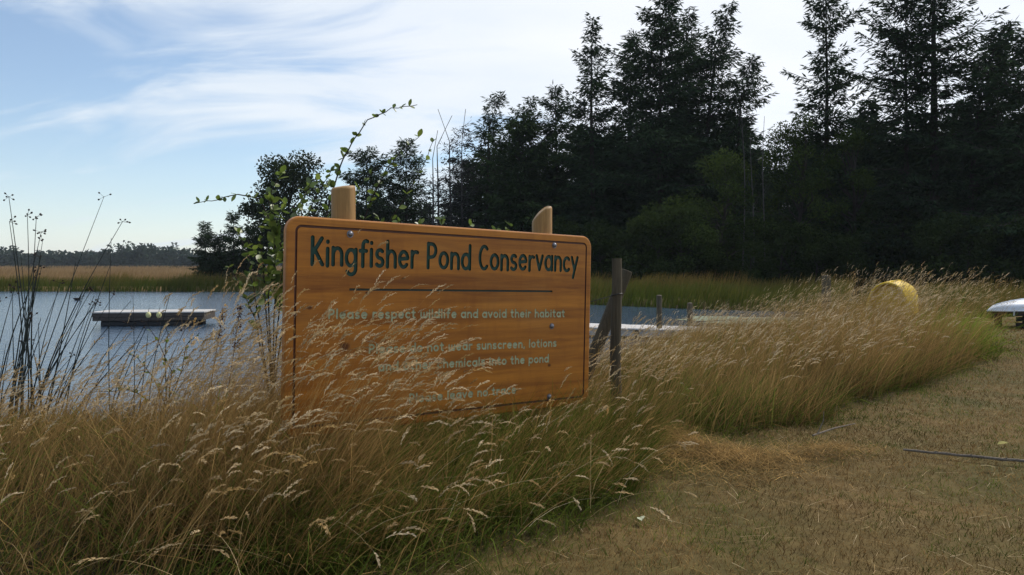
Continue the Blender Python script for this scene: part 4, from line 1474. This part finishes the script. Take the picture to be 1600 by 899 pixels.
d = 17.6
bx = (1557 - 800) / FPX * d
bz = gz(bx + 1, d)
bt = empty("rowing_boat", (bx + 1.75, d + .5, bz + .40), R(8)); tag(bt, "upturned white rowing boat at the right edge of the picture", "boat")
mb, pt = hull(3.6, 1.35, .30, 20, 10, .85, .93)
mb.build("hull", M["white"], bt, True)
for j in (0, 10):
    MB().tube([(x, y * 1.01, z - .004) for x, y, z in [pt(i, j, 1.0) for i in range(21)]], .022, 6).build("gunwale", M["white"], bt, True)
MB().tube([pt(i, 5, 1.005) for i in range(1, 20)], .018, 6).build("keel_strip", M["white"], bt, True)
MB().box((-1.38, -.30, -.05), (.06, .05, .13), None, .01).build("oarlock", M["white"], bt)
rk = empty("timber_rack", (bx + 1.75, d + .5, bz), R(8)); tag(rk, "dark timber rack carrying the white rowing boat", "rack")
for x in (-1.2, -.4, .5, 1.2):
    for y in (-.42, .42):
        MB().box((x, y, .15), (.12, .12, .32), None, .01).build("leg", M["darkwood"], rk)
for y in (-.42, .42):
    MB().box((0, y, .345), (2.9, .10, .10), None, .01).build("rail", M["darkwood"], rk)
for z in (.09, .22):
    MB().box((0, -.36, z), (2.8, .03, .10), None, .006).build("side_plank", M["darkwood"], rk)

# ------------------------------------------------------------------ sticks on the lawn
def ground_px(x, y, lift=0.0):
    dd = EYE * FPX / (y - HOR)
    X_ = (x - 800) / FPX * dd
    return Vector((X_, dd, gz(X_, dd) + lift))


pa_, pb_ = ground_px(1414, 716, .035), ground_px(1640, 737, .035)
so = empty("fallen_stick", pa_); tag(so, "long straight grey stick lying on the lawn at the right", "stick")
q = [pa_ + (pb_ - pa_) * t for t in np.linspace(0, 1, 11)]
rnd = random.Random(3)
MB().tube([Vector((0, rnd.uniform(-.006, .006), rnd.uniform(-.003, .004))) + p_ - pa_ for p_ in q], [.0075, .009, .0085, .010, .009, .0105, .0095, .011, .010, .0105, .010], 8).build("shaft", M["stick"], so, True)
for t in (.22, .47, .71):
    p_ = pa_ + (pb_ - pa_) * t - pa_
    MB().tube([p_, p_ + Vector((.02, -.012, .014))], [.006, .003], 5).build("twig_stub", M["stick"], so)
pa_, pb_ = ground_px(1272, 692, .05), ground_px(1338, 676, .07)
so = empty("dead_twig", pa_); tag(so, "short forked grey twig at the edge of the tall grass", "twig")
MB().tube([Vector((0, 0, 0)), (pb_ - pa_) * .5 + Vector((0, 0, .01)), pb_ - pa_], [.008, .007, .004], 6).build("shaft", M["stick"], so, True)
MB().tube([(pb_ - pa_) * .1, (pb_ - pa_) * .1 + Vector((.06, .03, .10)), (pb_ - pa_) * .1 + Vector((.07, .05, .17))], [.005, .004, .002], 5).build("fork", M["stick"], so, True)

# fallen leaves
lm = leaf_mat("fallen_leaf", .3)
for (x, y, c, lab) in ((1571, 703, (.40, .36, .14), "pale yellow fallen leaf on the lawn near the stick"), (1548, 742, (.40, .34, .20), "pale fallen leaf on the lawn below the stick"), (1003, 824, (.55, .58, .42), "whitish fallen leaf on the lawn in front of the sign")):
    p_ = ground_px(x, y, .035)
    n = 8; Vl = []; 
    for k in range(n + 1):
        s = k / n; wv = .021 * math.sin(math.pi * min(.98, s + .02)) ** .8
        Vl += [((s - .5) * .085, -wv, .008 * math.sin(3 * s)), ((s - .5) * .085, 0, .003 + .008 * math.sin(3 * s) - .006), ((s - .5) * .085, wv, .008 * math.sin(3 * s) + .004)]
    Fl = np.array([[3 * k + j, 3 * k + 3 + j, 3 * k + 4 + j, 3 * k + 1 + j] for k in range(n) for j in (0, 1)])
    o = link("fallen_leaf", mesh_np("fallen_leaf", np.array(Vl), Fl, np.tile(np.array(c), (len(Vl), 1))), lm, None, p_)
    o.rotation_euler = (.1, -.08, x * .7); tag(o, lab, "leaf", "fallen leaves")

# ------------------------------------------------------------------ bulrushes at the left
def rush_clump(name, base, stems, label, seed):
    root = empty(name, base); tag(root, label, "bulrush")
    rnd = random.Random(seed)
    for (tip, off, hd) in stems:
        o = Vector(off); tp = Vector(tip) - Vector(base)
        o.z = gz(base[0] + o.x, base[1] + o.y) - base[2] - .05
        sag = Vector((rnd.uniform(-.04, .04), rnd.uniform(-.05, .05), 0))
        pts_ = [o + (tp - o) * t + sag * math.sin(math.pi * t) - Vector((tp.x - o.x, 0, 0)) * .10 * math.sin(math.pi * t) for t in np.linspace(0, 1, 9)]
        r0 = rnd.uniform(.0062, .0082)
        stm = MB().tube(pts_, [r0 * (1 - .72 * t) for t in np.linspace(0, 1, 9)], 6).build("stem", M["rush"], root, True)
        if hd:
            mb = MB()
            c0 = pts_[-1] - (pts_[-1] - pts_[-2]) * .02
            for k in range(rnd.randint(3, 6)):
                dd = Vector((rnd.uniform(-1, 1), rnd.uniform(-1, 1), rnd.uniform(-.5, .7))).normalized() * rnd.uniform(.02, .055)
                e = c0 + dd
                mb.tube([c0, e], [.0015, .0012], 3, False)
                ax = dd.normalized() * .012
                mb.tube([e - ax * .2, e + ax * .4, e + ax * 1.1, e + ax * 1.5], [.002, .0075, .006, .001], 6)
            h_ = mb.build("seed_head", M["rushhead"], stm, True)
    return root


rnd = random.Random(12)
def rnd_stems(n, x0, x1, t0, t1, d, sx=(-.2, .3), spread=(60, 120)):
    out = []
    for _ in range(n):
        xb = rnd.uniform(x0, x1); dd = d + rnd.uniform(-.4, .5)
        xt = xb + rnd.uniform(*spread)
        out.append((px(xt, rnd.uniform(t0, t1), dd), ((xb - 800) / FPX * dd, dd), rnd.random() < .35))
    return out
def mk(base_px, d, specs, extra, label, seed):
    bx_ = (base_px - 800) / FPX * d; base = Vector((bx_, d, gz(bx_, d)))
    st = []
    for (xb, xt, yt, hd) in specs:
        dd = d + rnd.uniform(-.25, .25)
        st.append((px(xt, yt, dd), ((xb - 800) / FPX * dd - bx_, dd - d, 0), hd))
    for (tp, (xw, dw), hd) in extra:
        st.append((tp, (xw - bx_, dw - d, 0), hd))
    rush_clump("bulrush", base, st, label, seed)
mk(40, 6.6, [(55, 14, 307, 1), (30, 15, 346, 1), (22, 43, 336, 1), (46, 57, 339, 1), (8, 65, 362, 1), (25, 67, 376, 1), (40, 33, 400, 0), (-15, 60, 420, 0)],
   rnd_stems(20, -30, 70, 400, 540, 6.7, spread=(-20, 75)), "tall dark bulrush clump at the left edge, stems mostly upright", 1)
mk(60, 7.1, [(20, 163, 307, 1), (35, 192, 346, 1), (50, 135, 452, 1), (30, 148, 474, 1), (60, 205, 470, 0), (75, 175, 408, 0)],
   rnd_stems(16, 0, 120, 430, 560, 7.2, spread=(40, 150)), "dark bulrush clump with long stems slanting right over the water", 2)
mk(190, 7.4, [(170, 174, 372, 0), (205, 208, 462, 0), (225, 268, 452, 0), (160, 240, 490, 0)], rnd_stems(7, 150, 260, 480, 570, 7.4, spread=(10, 110)), "sparse bulrush stems standing in front of the raft", 3)

# ------------------------------------------------------------------ leafy shrubs
LEAFM = leaf_mat("shrub_leaf", .45, .04)
def leaf_mesh(seed, L, c):
    r_ = random.Random(seed); V = []; n = 6
    for k in range(n + 1):
        s = k / n; wv = .34 * L * math.sin(math.pi * (s * .93 + .03)) ** .85
        z = -.10 * L * s * s
        V += [(s * L, -wv, z + .06 * L), (s * L, 0, z), (s * L, wv, z + .06 * L)]
    Fl = np.array([[3 * k + j, 3 * k + 3 + j, 3 * k + 4 + j, 3 * k + 1 + j] for k in range(n) for j in (0, 1)])
    return mesh_np("leaf", np.array(V), Fl, np.tile(np.array(c), (len(V), 1)))
LM = [leaf_mesh(i, .045 + .006 * i, c) for i, c in enumerate(((.10, .15, .028), (.14, .20, .035), (.075, .115, .026), (.17, .22, .04)))]
for m_ in LM: m_.materials.append(LEAFM)


def spray(root, pix, d, r0, step, seed, per=2, lo=.15, scale=1.0):
    """one branch through photograph-derived way points, set with leaves"""
    r_ = random.Random(seed)
    pts_ = [px(x, y, d + k * .05) - root.location for k, (x, y) in enumerate(pix)]
    fine = []
    for a_, b_ in zip(pts_[:-1], pts_[1:]):
        for t in np.linspace(0, 1, 5)[:-1]: fine.append(a_ + (b_ - a_) * t + Vector((r_.uniform(-1, 1), r_.uniform(-1, 1), r_.uniform(-1, 1))) * .006)
    fine.append(pts_[-1])
    n = len(fine)
    br_ = MB().tube(fine, [r0 * (1 - .8 * k / n) + .0008 for k in range(n)], 6).build("branch", M["twig"], root, True)
    tot = sum((fine[k + 1] - fine[k]).length for k in range(n - 1)); s = tot * lo; acc_ = 0; k = 0
    while s < tot:
        acc_ = 0
        for k in range(n - 1):
            l_ = (fine[k + 1] - fine[k]).length
            if acc_ + l_ >= s: break
            acc_ += l_
        p_ = fine[k] + (fine[k + 1] - fine[k]) * ((s - acc_) / l_)
        ax = (fine[k + 1] - fine[k]).normalized()
        for q in range(per + (r_.random() < .4)):
            dv = (ax * .4 + Vector((r_.gauss(0, 1), r_.gauss(0, 1), r_.gauss(.35, .8))).normalized()).normalized()
            o = link("leaf", r_.choice(LM), None, br_)
            o.location = p_
            o.rotation_mode = "QUATERNION"
            o.rotation_quaternion = dv.to_track_quat("X", "Z") @ Matrix.Rotation(r_.uniform(-1.2, 1.2), 3, "X").to_quaternion()
            sc = 1.4 * scale * r_.uniform(.7, 1.15) * (1.0 if s < tot * .75 else .75)
            o.scale = (sc, sc, sc)
        s += step * r_.uniform(.7, 1.3)


d = 6.0
bx_ = (500 - 800) / FPX * d
sh = empty("wild_shrub", (bx_, d, gz(bx_, d))); tag(sh, "leafy green shrub with long arching shoots behind the sign's left end", "shrub")
base_p = (498, 640)
spray(sh, [base_p, (505, 480), (512, 330), (528, 270), (548, 225), (575, 188), (612, 170), (652, 164)], d, .008, .085, 1, 2, .50, .95)
spray(sh, [base_p, (470, 470), (432, 360), (405, 312), (372, 304), (340, 312), (306, 318)], d, .007, .085, 2, 2, .48, .85)
spray(sh, [base_p, (470, 480), (440, 400), (425, 345), (418, 300)], d, .007, .07, 3, 2, .35, 1.15)
spray(sh, [base_p, (488, 440), (470, 330), (478, 300), (500, 275)], d, .007, .07, 4, 2, .5, 1.0)
spray(sh, [base_p, (540, 440), (580, 310), (605, 262), (632, 232), (655, 214)], d + .2, .007, .085, 5, 2, .6, .95)
spray(sh, [base_p, (450, 500), (415, 440), (398, 400), (388, 375)], d, .006, .07, 6, 2, .4, 1.1)
spray(sh, [base_p, (560, 420), (620, 330), (660, 262), (676, 222)], d + .3, .006, .10, 7, 1, .62, .9)
spray(sh, [base_p, (530, 430), (545, 330), (560, 290), (590, 262)], d + .1, .006, .08, 8, 2, .55, 1.0)
d = 5.8
bx_ = (440 - 800) / FPX * d
shb = empty("wild_shrub", (bx_, d, gz(bx_, d))); tag(shb, "bushy light green shrub beside the sign's left edge", "shrub")
for i, pth in enumerate(([(425, 640), (415, 470), (408, 380), (412, 330)], [(425, 640), (430, 450), (428, 370), (446, 318)], [(425, 640), (400, 470), (388, 400), (372, 360)], [(425, 640), (440, 430), (462, 330), (486, 286)],
                         [(425, 640), (420, 460), (432, 400), (425, 300), (440, 270)], [(425, 640), (400, 500), (372, 440), (358, 418)], [(425, 640), (455, 400), (490, 315), (520, 262)])):
    spray(shb, pth, d, .006, .062, 60 + i, 3, .52, (.75, 1.15, .9, 1.0, 1.2, .8, .95)[i])
d2 = 6.6
bx_ = (700 - 800) / FPX * d2
s2 = empty("wild_shrub", (bx_, d2, gz(bx_, d2))); tag(s2, "low leafy shrub whose tips peep over the sign's top edge", "shrub")
for i, x in enumerate((590, 622, 655, 690, 735, 778, 800)):
    spray(s2, [(700, 600), (690 + (x - 690) * .6, 430), (x, 338 + (x - 590) * .05 + i % 3 * 4)], d2, .005, .05, 20 + i, 3, .78, 1.0)
d3 = 7.6
bx_ = (255 - 800) / FPX * d3
s3 = empty("bramble", (bx_, d3, gz(bx_, d3))); tag(s3, "thin dark twiggy bramble at the water's edge below the raft", "bramble")
for i, pth in enumerate(([(262, 640), (240, 590), (215, 560), (196, 548)], [(262, 640), (268, 580), (245, 530), (228, 505)], [(262, 640), (285, 580), (290, 540), (312, 520)], [(262, 640), (300, 610), (340, 600)], [(262, 640), (205, 610), (150, 612)], [(262, 640), (258, 560), (262, 520), (256, 498)])):
    spray(s3, pth, d3, .006, .10, 40 + i, 1, .2, .75)

# rusty dock plants
for (xb, xt, yt, d, lab, sd) in ((322, 350, 482, 5.9, "rusty red dock seed stalk left of the sign, lower one", 1), (352, 376, 478, 5.7, "rusty red dock seed stalk left of the sign, nearer the board", 2)):
    X = (xb - 800) / FPX * d
    root = empty("dock_plant", (X, d, gz(X, d))); tag(root, lab, "dock plant", "rusty dock plants")
    tp = px(xt, yt, d) - root.location
    MB().tube([Vector((0, 0, -.03)), tp * .5 + Vector((-.03, 0, 0)), tp], [.005, .004, .002], 6).build("stalk", M["dockred"], root, True)
    r_ = random.Random(sd); mb = MB()
    for k in range(190):
        t = r_.uniform(.70, 1.0)
        c_ = tp * t + Vector((r_.gauss(0, 1), r_.gauss(0, 1), r_.gauss(0, 1))) * .016 * (1.25 - t) * 2.2
        s_ = r_.uniform(.004, .008); e1 = Vector((r_.gauss(0, 1), r_.gauss(0, 1), r_.gauss(0, 1))).normalized() * s_; e2 = e1.orthogonal().normalized() * s_
        mb.add([c_ - e1, c_ - e2, c_ + e1, c_ + e2], [[0, 1, 2, 3]])
    tag(link("seed_cluster", mesh_np("seed_cluster", mb.v, mb.f), M["dockred"], root), kind="stuff")

# ------------------------------------------------------------------ thin summer haze
m, t, out = new_mat("summer_haze")
pv = t.nodes.new("ShaderNodeVolumePrincipled")
pv.inputs["Color"].default_value = (0.80, 0.88, 1.0, 1)
pv.inputs["Density"].default_value = 0.00016
t.links.new(pv.outputs[0], out.inputs["Volume"])
hb = MB().box((0, 700, 18), (3100, 1700, 44)).build("haze", m)
tag(hb, "thin pale summer haze over the pond and field", "haze", kind="stuff")
